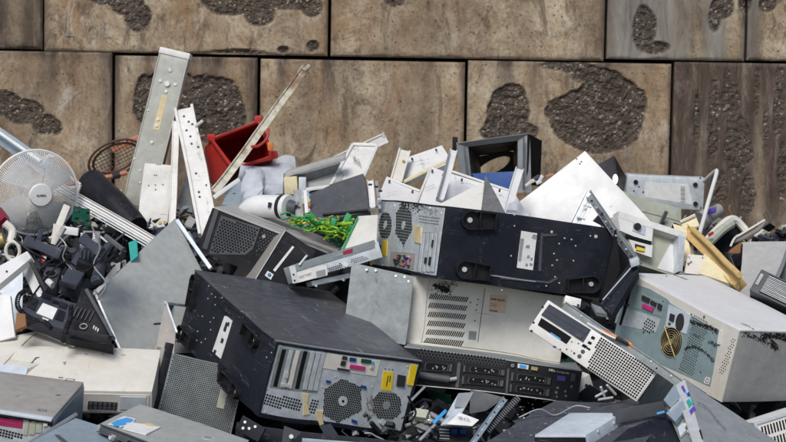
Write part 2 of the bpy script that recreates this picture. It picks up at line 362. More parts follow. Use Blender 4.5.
class Bx:
    def __init__(s, key=None, o=None, R=None, D=None):
        if key: o, R, D = POSE[key]['o'], POSE[key]['R'], POSE[key]['D']
        s.o = Vector(o); s.R = Matrix(R); s.D = D; s.x, s.y, s.z = (s.R.col[i].copy() for i in range(3))
    def P(s, a, b, c): return s.o + s.x * a + s.y * b + s.z * c
    def f(s, face):
        W, Dp, H = s.D
        if face == 'F': return Fr(s.P(0, 0, 0), s.x, s.z, -s.y, W, H)
        if face == 'U': return Fr(s.P(0, 0, H), s.x, s.y, s.z, W, Dp)
        if face == 'L': return Fr(s.P(0, Dp, 0), -s.y, s.z, -s.x, Dp, H)
        if face == 'R': return Fr(s.P(W, 0, 0), s.y, s.z, s.x, Dp, H)
        if face == 'D': return Fr(s.P(0, Dp, 0), s.x, -s.y, -s.z, W, Dp)
    def body(s, mb=None, bev=.003, i=(0, 0, 0, 0, 0, 0)):      # insets x0 x1 y0 y1 z0 z1
        mb = mb or MB(); W, Dp, H = s.D
        return mb.box(s.P(i[0], i[2], i[4]), s.x * (W - i[0] - i[1]), s.y * (Dp - i[2] - i[3]), s.z * (H - i[4] - i[5]), bev)
    def root(s, name, label, cat, group=None):
        W, Dp, H = s.D; cs = [s.P(a * W, b * Dp, c * H) for a in (0, 1) for b in (0, 1) for c in (0, 1)]
        m = sum(cs, Vector()) / 8; m.z = min(c.z for c in cs); return thing(name, label, cat, m, s.R, group)
def root_at(name, label, cat, pts, group=None):
    pts = [Vector(p) for p in pts]; m = sum(pts, Vector()) / len(pts); m.z = min(p.z for p in pts); return thing(name, label, cat, m, None, group)
def writing(mb, fr, u0, v0, w, h, lines, rnd, dirx=True, hh=.0012):     # unreadable small print as rows of dashes
    for k in range(lines):
        x = 0; y = v0 + h * (1 - (k + .5) / lines)
        while x < w * .95:
            l = rnd.uniform(.06, .22) * w
            if rnd.random() < .75 and x + l < w: fr.poly(mb, [(u0 + x, y), (u0 + x + l, y), (u0 + x + l, y + h / lines * .42), (u0 + x, y + h / lines * .42)], hh - .0003, hh)
            x += l + .04 * w
    return mb
# ------------------------------------------------------------------ setting: ground, wall, heap
def struct(name, mb, mat): o = part(name, mb, mat); o['kind'] = 'structure'; return o
m_, nt, b = nodes('dirt_ground'); co = coords(nt)
n1 = N(nt, 'ShaderNodeTexNoise', Scale=1.2, Detail=12.0, Roughness=.7); L(nt, co, n1.inputs['Vector'])
L(nt, ramp(nt, n1.outputs[0], [(.3, (.05, .042, .035)), (.7, (.13, .11, .09))]), b.inputs['Base Color']); b.inputs['Roughness'].default_value = .9
M['dirt_ground'] = m_
g = MB(); g.add([(-300, -300, 0), (300, -300, 0), (300, 300, 0), (-300, 300, 0)], [(0, 1, 2, 3)]); struct('ground', g, 'dirt_ground')
# concrete
m_, nt, b = nodes('old_concrete'); M['old_concrete'] = m_
tc = nt.nodes.new('ShaderNodeTexCoord'); co = tc.outputs['Object']
at_ = nt.nodes.new('ShaderNodeAttribute'); at_.attribute_name = 'wear'
sep = nt.nodes.new('ShaderNodeSeparateColor'); L(nt, at_.outputs['Color'], sep.inputs[0])
def nz(scale, det=6, rough=.6, st=(1, 1, 1), dist=0):
    mp = nt.nodes.new('ShaderNodeMapping'); mp.inputs['Scale'].default_value = st; L(nt, co, mp.inputs[0])
    n = N(nt, 'ShaderNodeTexNoise', Scale=scale, Detail=float(det), Roughness=rough, Distortion=dist); L(nt, mp.outputs[0], n.inputs['Vector']); return n.outputs[0]
def mul(a, k):
    m = N(nt, 'ShaderNodeMath', _operation='MULTIPLY'); L(nt, a, m.inputs[0])
    if hasattr(k, 'links'): L(nt, k, m.inputs[1])
    else: m.inputs[1].default_value = k
    m.use_clamp = True; return m.outputs[0]
base = ramp(nt, nz(3.5, 14, .75), [(.38, (.27, .195, .12)), (.5, (.42, .325, .215)), (.62, (.58, .49, .355))])
c = mix(nt, mul(ramp(nt, nz(1.4, 13, .80, (3.6, 3, 1.7), .5), [(.49, 0), (.58, 1)]), .62), base, (.29, .165, .08))
c = mix(nt, mul(ramp(nt, nz(1.5, 13, .82, (5, 4, 1.9), .7), [(.52, 0), (.60, 1)]), .75), c, (.10, .066, .043))
c = mix(nt, mul(ramp(nt, nz(1.2, 12, .82, (7, 6, 3.2), 1.0), [(.55, 0), (.63, 1)]), .6), c, (.55, .51, .44))
c = mix(nt, mul(ramp(nt, nz(70, 5, .7), [(.50, 0), (.66, 1)]), .5), c, (.12, .085, .06))
c = mix(nt, mul(ramp(nt, nz(34, 6, .7), [(.60, 0), (.66, 1)]), .7), c, (.05, .036, .028))
pv = nt.nodes.new('ShaderNodeTexVoronoi'); pv.inputs['Scale'].default_value = 34; mpv = nt.nodes.new('ShaderNodeMapping'); mpv.inputs['Scale'].default_value = (1, 1, .9); L(nt, co, mpv.inputs[0]); L(nt, mpv.outputs[0], pv.inputs['Vector'])
pvc = nt.nodes.new('ShaderNodeSeparateColor'); L(nt, pv.outputs['Color'], pvc.inputs[0])
c = mix(nt, mul(ramp(nt, pv.outputs['Distance'], [(.06, 1), (.15, 0)]), ramp(nt, pvc.outputs[1], [(.72, 0), (.74, 1)])), c, (.03, .022, .018))
c = mix(nt, mul(ramp(nt, nz(3.2, 9, .75, (1, 1, 1), 1.2), [(.488, 0), (.498, 1), (.502, 1), (.512, 0)]), .5), c, (.05, .035, .026))
# dark brown staining (G) and grey (B)
dk = ramp(nt, nz(1.2, 14, .86, (13, 5, 2.6), .6), [(.38, (.035, .023, .016)), (.52, (.095, .068, .05)), (.66, (.27, .225, .185))])
c = mix(nt, sep.outputs[1], c, dk)
gr = ramp(nt, nz(1.0, 13, .85, (13, 5, 2.2), .5), [(.35, (.13, .11, .09)), (.65, (.44, .42, .37))])
c = mix(nt, sep.outputs[2], c, gr)
# exposed aggregate (R)
vo = nt.nodes.new('ShaderNodeTexVoronoi'); vo.inputs['Scale'].default_value = 115; L(nt, co, vo.inputs['Vector'])
sc = nt.nodes.new('ShaderNodeSeparateColor'); L(nt, vo.outputs['Color'], sc.inputs[0])
peb = ramp(nt, sc.outputs[0], [(.0, (.055, .042, .032)), (.5, (.092, .070, .053)), (.85, (.15, .118, .092)), (.95, (.50, .46, .40))])
gap = ramp(nt, vo.outputs['Distance'], [(.35, 0), (.7, 1)])
ag = mix(nt, mul(gap, .6), peb, (.05, .038, .03))
ag = mix(nt, mul(ramp(nt, nz(30, 8, .75), [(.42, 0), (.60, 1)]), .8), ag, (.082, .060, .043))
ag = mix(nt, mul(ramp(nt, nz(16, 8, .75), [(.48, 0), (.58, 1)]), .8), ag, (.036, .026, .020))
c = mix(nt, mul(sep.outputs[0], .93), c, ag)
L(nt, c, b.inputs['Base Color']); b.inputs['Roughness'].default_value = .9
bh = nt.nodes.new('ShaderNodeMix'); L(nt, sep.outputs[0], bh.inputs[0])
s1 = nt.nodes.new('ShaderNodeMath'); s1.operation = 'SUBTRACT'; s1.inputs[0].default_value = 1; L(nt, vo.outputs['Distance'], s1.inputs[1])
L(nt, mul(nz(30, 12, .8, (1.3, 1, .7)), .8), bh.inputs[2]); L(nt, s1.outputs[0], bh.inputs[3])
bp = N(nt, 'ShaderNodeBump', Strength=.8, Distance=.008); L(nt, bh.outputs[0], bp.inputs['Height']); L(nt, bp.outputs[0], b.inputs['Normal'])
YW = 8.4
def wx(px, py): p = at(px, py, YW); return p.x, p.z
def blob(px, py, rx, ry): x, z = wx(px, py); k = 8.4 / F; return (x, z, rx * k, ry * k)
SP = [blob(*t) for t in ((112, -4, 28, 10), (138, 18, 14, 14), (128, 6, 16, 10), (240, 3, 38, 13), (258, 16, 16, 11), (292, -4, 34, 14), (312, 6, 11, 11), (222, -3, 16, 16), (283, 50, 6, 4), (313, 46, 6, 6), (240, 52, 26, 2.5),
      (3, 103, 17, 13), (24, 113, 20, 12), (44, 125, 13, 11), (56, 128, 6, 8), (206, 108, 40, 34), (228, 112, 18, 34), (147, 100, 14, 24), (172, 90, 30, 20), (395, 0, 11, 7), (509, 112, 22, 25), (513, 95, 13, 12), (497, 128, 12, 18), (512, 132, 30, 12),
      (594, 119, 49, 31), (612, 113, 37, 37), (606, 88, 24, 16), (596, 76, 26, 9), (562, 66, 20, 5), (580, 69, 22, 6), (600, 140, 34, 14),
      (722, 8, 12, 12), (715, 18, 6, 14), (745, 2, 6, 10), (768, 3, 9, 9), (655, 48, 14, 7), (644, 30, 12, 24),
      (697, 118, 3, 28), (714, 122, 6, 44), (727, 95, 5, 30), (738, 150, 13, 38), (733, 116, 7, 40), (757, 95, 3, 30), (779, 105, 6, 34), (720, 185, 9, 18), (748, 195, 7, 26), (783, 170, 6, 36), (766, 130, 3, 30))]
SHALLOW = 38
def wear_at(x, z, seed):
    w = noise.noise(V(x * 9, z * 9, 3.1)) * .20 + noise.noise(V(x * 24, z * 24, 7.7)) * .08 + noise.noise(V(x * 60, z * 60, 1.7)) * .035
    d = 9; deep = 1
    for i, (bx, bz, rx, rz) in enumerate(SP):
        if abs(x - bx) > rx * 1.6 or abs(z - bz) > rz * 1.6: continue
        e = math.hypot((x - bx) / rx, (z - bz) / rz) - 1 + w * (2.2 if i >= SHALLOW else 1.0)
        e *= min(rx, rz) * 9
        if e < d: d = e; deep = .45 if i >= SHALLOW else 1
    return d, deep
XD, _ = wx(608, 100); XDE, _ = wx(745, 30); XI, _ = wx(672, 100); XA, _ = wx(41, 20)
def sstep(a, b_, x): t = min(1, max(0, (x - a) / (b_ - a))); return t * t * (3 - 2 * t)
wall = thing('retaining_wall', 'stained wall of large brown concrete blocks with crumbling patches, standing behind the scrap heap', 'wall', (0, YW, 0))
def block(x0, x1, z0, z1, dark, grey, fine, seed):
    st = .0065 if fine else .08
    nx = max(3, int((x1 - x0) / st)); nz_ = max(3, int((z1 - z0) / st)); vs = []; cs = []
    y0 = YW + noise.noise(V(seed * 3.3, 1, 1)) * .012
    for j in range(nz_ + 1):
        z = z0 + (z1 - z0) * j / nz_
        for i in range(nx + 1):
            x = x0 + (x1 - x0) * i / nx
            d, deep = wear_at(x, z, seed) if fine else (9, 1)
            s = sstep(.03, -.05, d) * (1 if deep == 1 else .8)
            y = y0 + s * (.009 * deep + .003) + noise.noise(V(x * 6, z * 6, seed)) * .003
            if s > .02: y += s * (noise.noise(V(x * 22, z * 22, 5)) * .007 + noise.noise(V(x * 60, z * 60, 5)) * .007)
            ed = min(x - x0, x1 - x, z - z0, z1 - z); e = noise.noise(V(x * 14, z * 14, seed + 9)) * .5 + .5
            if ed < .011 * (.3 + e): y += (.011 * (.3 + e) - ed) * .8
            wob = 0
            vs.append((x, y, z))
            n = noise.noise(V(x * 5, z * .7, seed * 2.1)) * .5 + .5
            edge = sstep(.035, .0, ed) * .4
            band = noise.noise(V(x * 13, z * .8, seed * 5.1)) * .9
            drip = sstep(.30, .0, z1 - z) * max(0, noise.noise(V(x * 16, 2.2, seed)) + .12) * 1.1 if fine else 0
            g_ = min(1, max(0, drip + dark + (n - .5) * 1.1 + band * (.8 if dark > .3 else .25) + edge + max(0, s * .2)))
            b2 = min(1, max(0, grey + band * 1.2)) * (1 if grey > 0 else 0)
            cs.append((s, g_ if fine else dark, b2, 1))
    n = nx + 1; fs = [(j * n + i, j * n + i + 1, (j + 1) * n + i + 1, (j + 1) * n + i) for j in range(nz_) for i in range(nx)]
    k = len(vs); ring = [i for i in range(n)] + [j * n + nx for j in range(1, nz_ + 1)] + [nz_ * n + i for i in range(nx - 1, -1, -1)] + [j * n for j in range(nz_ - 1, 0, -1)]
    for q in ring: vs.append((vs[q][0], YW + .45, vs[q][2])); cs.append((0, 1, 0, 1))
    m = len(ring)
    for i in range(m): j = (i + 1) % m; fs.append((ring[j], ring[i], k + i, k + j))
    fs.append(tuple(k + i for i in range(m)))
    mb = MB(); mb.add(vs, fs); o = part('concrete_block', mb, 'old_concrete', wall)
    ca = o.data.color_attributes.new('wear', 'FLOAT_COLOR', 'POINT')
    for i, c_ in enumerate(cs): ca.data[i].color = c_
zr = lambda py, px: wx(px, py)[1]
G = .8
row1 = [(-150, 42, 49, .75, 0), (44, 327.6, 53.6, 0, 0), (331, 604.4, 58.6, .12, 0), (607.4, 745.2, 60, .62, .35), (748, 930, 60.6, .5, .2)]
row2 = [(-90, 111.4, 51.8, .05, 0), (114.8, 256.6, 56.7, .45, 0), (260, 464, 60.6, .12, 0), (467.2, 670, 62.2, .12, 0), (673.2, 900, 62.8, .95, 0)]
sd = 1
for i, (a, c_, py, dk_, gy) in enumerate(row1):
    x0, _ = wx(a, 30); x1, _ = wx(c_, 30); z = zr(py, (max(a, 0) + min(c_, 786)) / 2); block(x0, x1, z, z + G, dk_, gy, True, sd); sd += 1
for i, (a, c_, py, dk_, gy) in enumerate(row2):
    x0, _ = wx(a, 120); x1, _ = wx(c_, 120); z = zr(py, (max(a, 0) + min(c_, 786)) / 2); block(x0, x1, z - G, z, dk_, gy, True, sd); sd += 1
zt = zr(56, 393); xl1, xr1 = wx(-154, 30)[0], wx(934, 30)[0]; xl2, xr2 = wx(-94, 120)[0], wx(904, 120)[0]
def run(x, xe, z0, z1):
    global sd
    s = 1 if xe > x else -1
    while (xe - x) * s > 0:
        w = random.choice((.82, 1.15, 1.15)); block(min(x, x + s * w), max(x, x + s * w), z0, z1, random.uniform(0, .6), 0, False, sd); sd += 1; x += s * (w + .016)
run(xl1, -5, zt + .005, zt + G); run(xr1, 5, zt + .005, zt + G); run(xl2, -5, zt - G, zt - .016); run(xr2, 5, zt - G, zt - .016)
run(-4.6, 5, zt + G + .02, zt + 2 * G + .005); run(-5.1, 5, zt - 2 * G - .02, zt - G - .02)
mb = MB().box((-5.5, YW + .1, 0), (11.2, 0, 0), (0, .3, 0), (0, 0, zt + 2 * G - .1)); part('mortar_backing', mb, 'dark_void', wall)
ch = MB()
for P in (((66, 14), (64, 35), (75, 35)), ((90, 26), (87, 31), (90, 37), (96, 36), (97, 29), (93, 25), (90, 26)), ((104, 20), (103, 36), (112, 36))):
    ch.tube([at(x, y, YW - .004) for x, y in P], .0014, 4)
part('chalk_writing', ch, 'taupe', wall)
# heap core
def ys(py): return 5.35 + (442 - py) * .0068
prof = [(5.0 - .9, 0.0), (4.95, .42)] + [(ys(p) + .30, at(393, p, ys(p) + .30).z - .02) for p in range(470, 215, -20)] + [(7.75, 1.02), (8.42, .98)]
def heap_z(x, y):
    for (a, za), (b_, zb) in zip(prof, prof[1:]):
        if a <= y <= b_:
            z = za + (zb - za) * (y - a) / (b_ - a); break
    else: z = 0 if y < 5 else 1.0
    side = sstep(3.4, 1.8, abs(x)); z -= .16 * sstep(.32, .12, math.hypot((x + .55) * .9, (y - 5.78) * .8)); return z * side
hp = MB(); nx, ny = 150, 110; vs = []
for j in range(ny + 1):
    for i in range(nx + 1):
        x = -3.4 + 6.8 * i / nx; y = 4.0 + 4.42 * j / ny
        vs.append((x, y, heap_z(x, y) + noise.noise(V(x * 5, y * 5, 1)) * .05 * sstep(3.4, 2.4, abs(x)) + noise.noise(V(x * 17, y * 17, 1)) * .025 - .02))
hp.add(vs, [(j * (nx + 1) + i, j * (nx + 1) + i + 1, (j + 1) * (nx + 1) + i + 1, (j + 1) * (nx + 1) + i) for j in range(ny) for i in range(nx)])
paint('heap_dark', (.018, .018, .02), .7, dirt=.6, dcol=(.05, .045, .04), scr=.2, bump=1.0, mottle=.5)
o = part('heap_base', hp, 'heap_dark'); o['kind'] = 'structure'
rnd = random.Random(5)
db = MB(); pal = ['black_plastic'] * 8 + ['slate_plastic'] * 4 + ['dark_grey'] * 4 + ['mid_grey', 'dark_grey', 'olive', 'dark_green', 'zinc_plain']
def rm(): return Matrix.Rotation(rnd.uniform(0, 6.28), 3, 'Z') @ Matrix.Rotation(rnd.uniform(-1.2, 1.2), 3, 'X') @ Matrix.Rotation(rnd.uniform(-1.2, 1.2), 3, 'Y')
def scatter(n, xr, yr, zo=0, sc=1, pal_=pal):
    for k in range(n):
        x = rnd.uniform(*xr); y = rnd.uniform(*yr)
        if -.74 < x < -.40 and 5.3 < y < 6.15: continue
        z = heap_z(x, y) + rnd.uniform(-.02, .05) + zo; db.use(rnd.choice(pal_)); R_ = rm(); t = rnd.random(); p = V(x, y, z)
        if t < .34:
            a, b_, c_ = rnd.uniform(.02, .12) * sc, rnd.uniform(.01, .06) * sc, rnd.uniform(.004, .03) * sc; db.box(p, R_.col[0] * a, R_.col[1] * b_, R_.col[2] * c_, .0015)
        elif t < .6:
            a, b_ = rnd.uniform(.03, .12) * sc, rnd.uniform(.02, .09) * sc; q = [p, p + R_.col[0] * a, p + R_.col[0] * a * .9 + R_.col[1] * b_, p + R_.col[1] * b_]; db.prism(q, R_.col[2] * .0025)
        elif t < .8:
            q = [p]; d = R_.col[0].copy()
            for _ in range(5): d = (d + V(rnd.uniform(-.8, .8), rnd.uniform(-.8, .8), rnd.uniform(-.6, .4))).normalized(); q.append(q[-1] + d * .035 * sc)
            db.tube(spline(q, 3), rnd.uniform(.0015, .004), 5)
        else:
            db.tube([p, p + R_.col[0] * rnd.uniform(.01, .05)], rnd.uniform(.006, .02) * sc, 9)
scatter(3200, (-2.2, 2.2), (4.9, 8.3))
scatter(420, (-1.35, -.75), (5.9, 7.5), .0, .7, ['black_plastic', 'black_plastic', 'slate_plastic', 'dark_grey', 'dark_void', 'mid_grey'])
scatter(260, (.7, 1.5), (6.4, 8.0), -.03, .7, ['beige', 'olive', 'black_plastic', 'dark_grey', 'grey_and_shade', 'black_plastic', 'yellow_cream'])
scatter(900, (-1.4, -.6), (5.8, 7.3), .02, .45, ['black_plastic', 'black_plastic', 'slate_plastic', 'dark_grey', 'mid_grey', 'black_plastic', 'white_dirty', 'dark_green'])
scatter(700, (-.1, .9), (5.0, 5.9), .0, .5, ['black_plastic', 'black_plastic', 'slate_plastic', 'dark_grey', 'mid_grey', 'zinc_plain'])
scatter(500, (.75, 1.5), (6.4, 7.6), .02, .55, ['olive', 'black_plastic', 'dark_grey', 'grey_brown', 'black_plastic', 'cream', 'brown_card'])
o = part('loose_scrap', db); tag(o, 'dark broken plastic, wires and metal bits filling the gaps of the heap', 'scrap', kind='stuff')
WARP = True
def pt(par, name, mat, fr, px, h1, h0=-.001, label=None):        # one raised polygon = one part
    mb = MB(); fr.pp(mb, px, h1, h0); return part(name, mb, mat, par, label=label)
def pts_(par, name, mat, fr, pls, h1, h0=-.001, label=None):
    mb = MB()
    for px in pls: fr.pp(mb, px, h1, h0)
    return part(name, mb, mat, par, label=label)
def perf(par, name, fr, px, pitch, r, mat='dark_void', **k):
    mb = MB(); fr.holes(mb, [fr.uv(*p) for p in px], pitch, r, **k); return part(name, mb, mat, par)
def screws(par, fr, px, r=.0028, h=.002, name='screw', mat='screw'):
    for p in px:
        mb = MB(); fr.disc(mb, fr.uv(*p), r, h, seg=8); part(name, mb, mat, par)
def stain(par, fr, px, r, h=.0009, n=14, seed=1, mat='soot', name='soot_mark', big=1):   # ragged burn or scrape marks with their own shape
    rd = random.Random(seed); mb = MB(); P = [fr.uv(*p) for p in px]
    for (a, b_), (c, d) in zip(P, P[1:]):
        for k in range(n * 7):
            t = rd.random(); x = a + (c - a) * t + rd.gauss(0, r * .42); y = b_ + (d - b_) * t + rd.gauss(0, r * .42); q = []
            s = min(r, .02) * rd.uniform(.04, .2) * (1 + (big - 1) * .5); x0_, y0_ = x, y; an = math.atan2(d - b_, c - a) + rd.gauss(0, .35)
            for j in range(9):
                th = j * .698; rr = s * rd.uniform(.6, 1.2); ex = rr * math.cos(th) * 1.8; ey = rr * math.sin(th) * .8
                q.append((x + ex * math.cos(an) - ey * math.sin(an), y + ex * math.sin(an) + ey * math.cos(an)))
            q = [(min(max(u, .001), fr.w - .001), min(max(v, .001), fr.hgt - .001)) for u, v in q]
            mb.add([fr.P(u, v, h + rd.uniform(0, .0004)) for u, v in q], [tuple(range(9))])
    return part(name, mb, mat, par)
def foot(par, fr, c, t, r, h=.018, w=.0035):          # stadium cup foot: round end at c, square tail towards t
    c = Vector(c); t = Vector(t); d = (t - c); ln = d.length; d.normalize(); s = Vector((-d.y, d.x)); out = []
    a0 = math.atan2(d.y, d.x)
    for k in range(13): th = a0 + math.pi / 2 + math.pi * k / 12; out.append((c.x + r * math.cos(th), c.y + r * math.sin(th)))
    e = c + d * ln; out += [(e.x - s.x * r * .78, e.y - s.y * r * .78), (e.x + s.x * r * .78, e.y + s.y * r * .78)]
    mb = MB(); fr.loop(mb, out, w, h); fr.poly(mb, out, -.001, .002)
    rib = [(c.x + d.x * r - s.x * r * .9, c.y + d.y * r - s.y * r * .9), (c.x + d.x * r + s.x * r * .9, c.y + d.y * r + s.y * r * .9), (c.x + d.x * (r + w) + s.x * r * .9, c.y + d.y * (r + w) + s.y * r * .9), (c.x + d.x * (r + w) - s.x * r * .9, c.y + d.y * (r + w) - s.y * r * .9)]
    fr.poly(mb, rib, 0, h * .9); o = part('foot', mb, 'black_plastic', par, smooth=True)
    m2 = MB(); fr.disc(m2, (c.x, c.y), r * .28, .008, seg=10); part('foot_screw', m2, 'screw', o); return o
# ================================================================== black tower lying in front
B = Bx('tower_front'); r = B.root('tower_computer', 'big black tower computer lying on its side, scratched slate top, ports and fans facing front', 'computer', 'black tower computers thrown on the heap')
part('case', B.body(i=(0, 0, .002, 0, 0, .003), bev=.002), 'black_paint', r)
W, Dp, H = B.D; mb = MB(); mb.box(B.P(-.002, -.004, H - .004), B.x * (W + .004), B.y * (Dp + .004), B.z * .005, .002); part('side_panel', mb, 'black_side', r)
f = B.f('F'); c4 = crop(240, 320, 3.625)
ins = [(.008, .012), (W - .008, .012), (W - .008, H - .008), (.008, H - .008)]
mb = MB(); f.poly(mb, ins, -.001, .0015); part('rear_panel', mb, 'zinc', r)
mb = MB()
for a, b_, c, d in ((0, 0, W, .010), (0, H - .006, W, H), (0, 0, .006, H), (W - .006, 0, W, H)): f.poly(mb, [(a, b_), (c, b_), (c, d), (a, d)], -.001, .0045)
part('rear_rim', mb, 'black_paint', r)
for q in ((146, 98, 312, 122, 277, 262, 108, 243),): pt(r, 'slot_bay', 'zinc_plain', f, c4(*q), .0022)
for i, (a, mat) in enumerate(((156, 'dark_void'), (183, 'zinc'), (207, 'cream'), (235, 'dark_void'), (262, 'zinc'), (282, 'zinc'), (300, 'zinc'))):
    w_ = 14; pt(r, 'slot_cover' if mat != 'dark_void' else 'open_slot', mat, f, c4(a, 104 + i * 1.8, a + w_, 106 + i * 1.8, a + w_ - 35, 240 + i * 2.3, a - 35, 238 + i * 2.3), .0045 if mat != 'dark_void' else .003)
pts_(r, 'card_bracket', 'screw', f, [c4(165, 185, 178, 188, 174, 208, 160, 206), c4(150, 225, 180, 229, 178, 240, 148, 236)], .006)
pt(r, 'port_panel', 'cream', f, c4(322, 116, 512, 146, 496, 202, 302, 172), .003)
for nm, mt, q in (('connector', 'ink', (376, 126, 392, 129, 389, 141, 372, 138)), ('connector', 'ink', (371, 144, 386, 147, 382, 163, 366, 160)), ('connector', 'blue_plastic', (402, 131, 424, 135, 421, 148, 399, 144)), ('connector', 'dark_green', (444, 137, 478, 142, 475, 155, 441, 150)),
                  ('connector', 'pink_plug', (403, 157, 456, 166, 452, 180, 399, 171)), ('connector', 'sky_blue', (478, 146, 488, 148, 486, 157, 476, 155)), ('connector', 'screw', (476, 160, 486, 162, 483, 174, 473, 172)), ('connector', 'ink', (356, 170, 400, 177, 399, 183, 355, 177))):
    pt(r, nm, mt, f, c4(*q), .007)
perf(r, 'vent_holes', f, c4(90, 262, 225, 283, 215, 322, 78, 306), .0082, .0026, rot=-.1, stag=False, square=True, h=.0023)
perf(r, 'vent_holes', f, c4(255, 285, 283, 289, 274, 332, 247, 328), .0082, .0026, rot=-.1, stag=False, square=True, h=.0023)
hexp = c4(372, 211, 438, 238, 440, 318, 352, 366, 299, 338, 306, 250); pt(r, 'fan_guard', 'zinc_plain', f, hexp, .0025)
perf(r, 'fan_holes', f, hexp, .0072, .0027, h=.0032, seg=6)
cu = f.uv(*c4(372, 290)[0])
mb = MB(); f.disc(mb, cu, .014, .0042, seg=16); part('fan_hub', mb, 'zinc', r); mb = MB(); f.disc(mb, cu, .004, .0048, seg=8); part('hub_screw', mb, 'dark_void', r)
octp = c4(510, 254, 560, 260, 585, 285, 580, 330, 553, 357, 505, 352, 482, 325, 484, 280); pt(r, 'power_fan_guard', 'zinc_plain', f, octp, .0025)
perf(r, 'fan_holes', f, octp, .0078, .003, h=.0032)
cu2 = f.uv(*c4(531, 303)[0]); mb = MB(); f.disc(mb, cu2, .012, .004, seg=14); part('fan_hub', mb, 'mid_grey', r)
pt(r, 'power_socket', 'ink', f, c4(573, 197, 601, 202, 595, 241, 568, 236), .006)
mb = MB(); f.pp(mb, c4(522, 184, 559, 190, 549, 255, 513, 248), .003); o = part('warning_label', mb, 'yellow_label', r); m2 = MB()
f.pp(m2, c4(537, 200, 540, 201, 533, 238, 530, 237), .0036); f.pp(m2, c4(545, 200, 548, 201, 545, 222, 542, 221), .0036); part('print', m2, 'ink', o)
pt(r, 'yellow_strip', 'yellow_label', f, [ (a, b_) for a, b_ in [f.uv(*p) for p in []]] or c4(620, 162, 642, 166, 627, 236, 606, 232), .0055)
for q in ((440, 232, 458, 236, 457, 245, 439, 241), (402, 352, 421, 356, 420, 365, 401, 361), (314, 216, 330, 219, 329, 226, 313, 223)): pt(r, 'blue_clip', 'blue_plastic', f, c4(*q), .006)
pt(r, 'masking_tape', 'tape', f, c4(226, 262, 250, 264, 243, 296, 252, 335, 228, 338, 232, 300), .0035); pt(r, 'masking_tape', 'tape', f, c4(275, 322, 298, 326, 296, 350, 300, 372, 285, 376, 276, 348), .0048)
stain(r, f, c4(470, 270, 488, 330), .016, h=.0024, n=10, seed=4, mat='grey_brown', name='grime'); stain(r, f, c4(455, 330, 470, 350), .01, h=.0024, n=8, seed=5, mat='soot', name='grime')
screws(r, f, c4(150, 92, 300, 112, 330, 118, 500, 150, 608, 170, 300, 240, 455, 246, 350, 205, 100, 246, 92, 330, 300, 356, 470, 380, 565, 388, 480, 238), .0024, .0035)
mb = MB(); rd = random.Random(8)
for k in range(3):
    for j in range(3): f.poly(mb, [(W * .76 + k * .012, H - .035 + 0), (W * .76 + k * .012 + .005, H - .035), (W * .76 + k * .012 + .005, H - .032), (W * .76 + k * .012, H - .032)], .0014, .002)
part('stamped_numbers', mb, 'mid_grey', r)
fl = B.f('L'); c3 = crop(140, 250, 3.685)
for cc, tt in (((208, 118), (188, 212)), ((158, 302), (196, 345)), ((432, 335), (392, 290))): foot(r, fl, fl.uv(*c3(*cc)[0]), fl.uv(*c3(*tt)[0]), .022)
foot(r, fl, fl.uv(238, 391), fl.uv(224, 378), .022)
mb = MB(); fl.pp(mb, c3(313, 236, 341, 259, 299, 399, 268, 369), .0012); o = part('rating_label', mb, 'paper', r)
m2 = MB()
for q in ((318, 262, 326, 268, 316, 300, 308, 294), (326, 262, 332, 266, 328, 280, 322, 276), (303, 320, 311, 326, 306, 342, 298, 337), (276, 362, 284, 368, 280, 380, 272, 374)): fl.pp(m2, c3(*q), .0018, .001)
part('print', m2, 'ink', o)
for q in ((288, 200, 300, 212, 322, 238, 314, 240), (240, 372, 260, 372, 320, 441, 300, 441), (310, 190, 316, 190, 500, 330, 494, 333)): pt(r, 'pressed_ridge', 'black_paint', fl, c3(*q), .003)
screws(r, fl, c3(252, 132, 263, 161, 249, 177, 277, 172, 276, 200, 302, 174, 228, 241, 271, 247, 258, 262, 260, 290, 211, 296, 240, 323, 225, 336, 208, 329, 381, 246, 488, 378, 470, 395), .0022, .0015)
fu = B.f('U'); mb = MB(); fu.poly(mb, [(.0, .0), (W, 0), (W, .007), (0, .007)], .001, .0025); part('panel_edge', mb, 'mid_grey', r)
stain(r, fu, [(262, 300), (300, 315), (310, 322)], .010, h=.0016, n=9, seed=2, mat='mid_grey', name='scrape'); stain(r, fu, [(290, 330), (305, 325)], .006, h=.0016, n=7, seed=3, mat='mid_grey', name='scrape'); stain(r, fu, [(228, 283), (240, 290)], .006, h=.0016, n=6, seed=9, mat='mid_grey', name='scrape')

# ================================================================== second black tower on top
B = Bx('tower_top'); W, Dp, H = B.D; r = B.root('tower_computer', 'black tower computer lying across the beige server lid, underside with three round feet facing out', 'computer', 'black tower computers thrown on the heap')
part('case', B.body(i=(.003, 0, 0, 0, 0, 0), bev=.003), 'black_paint', r)
f = B.f('F'); a4 = crop(340, 180, 3.685); b4 = crop(500, 200, 3.685)
foot(r, f, f.uv(*a4(474, 146)[0]), f.uv(*a4(568, 152)[0]), .028); foot(r, f, f.uv(*a4(453, 326)[0]), f.uv(*a4(545, 342)[0]), .028); foot(r, f, f.uv(*b4(332, 312)[0]), f.uv(*b4(243, 318)[0]), .026)
mb = MB(); f.pp(mb, a4(668, 188, 727, 198, 711, 332, 651, 322), .0012); o = part('rating_label', mb, 'paper', r); m2 = MB()
for q in ((712, 200, 726, 204, 722, 222, 706, 214), (686, 240, 700, 240, 698, 252, 684, 250), (690, 276, 700, 278, 698, 290, 688, 288), (703, 284, 711, 286, 709, 298, 701, 296), (684, 306, 693, 308, 691, 318, 682, 316), (700, 304, 710, 308, 708, 318, 698, 314), (665, 215, 678, 217, 666, 300, 656, 298)):
    f.pp(m2, a4(*q), .0018, .001)
part('print', m2, 'mid_grey', o)
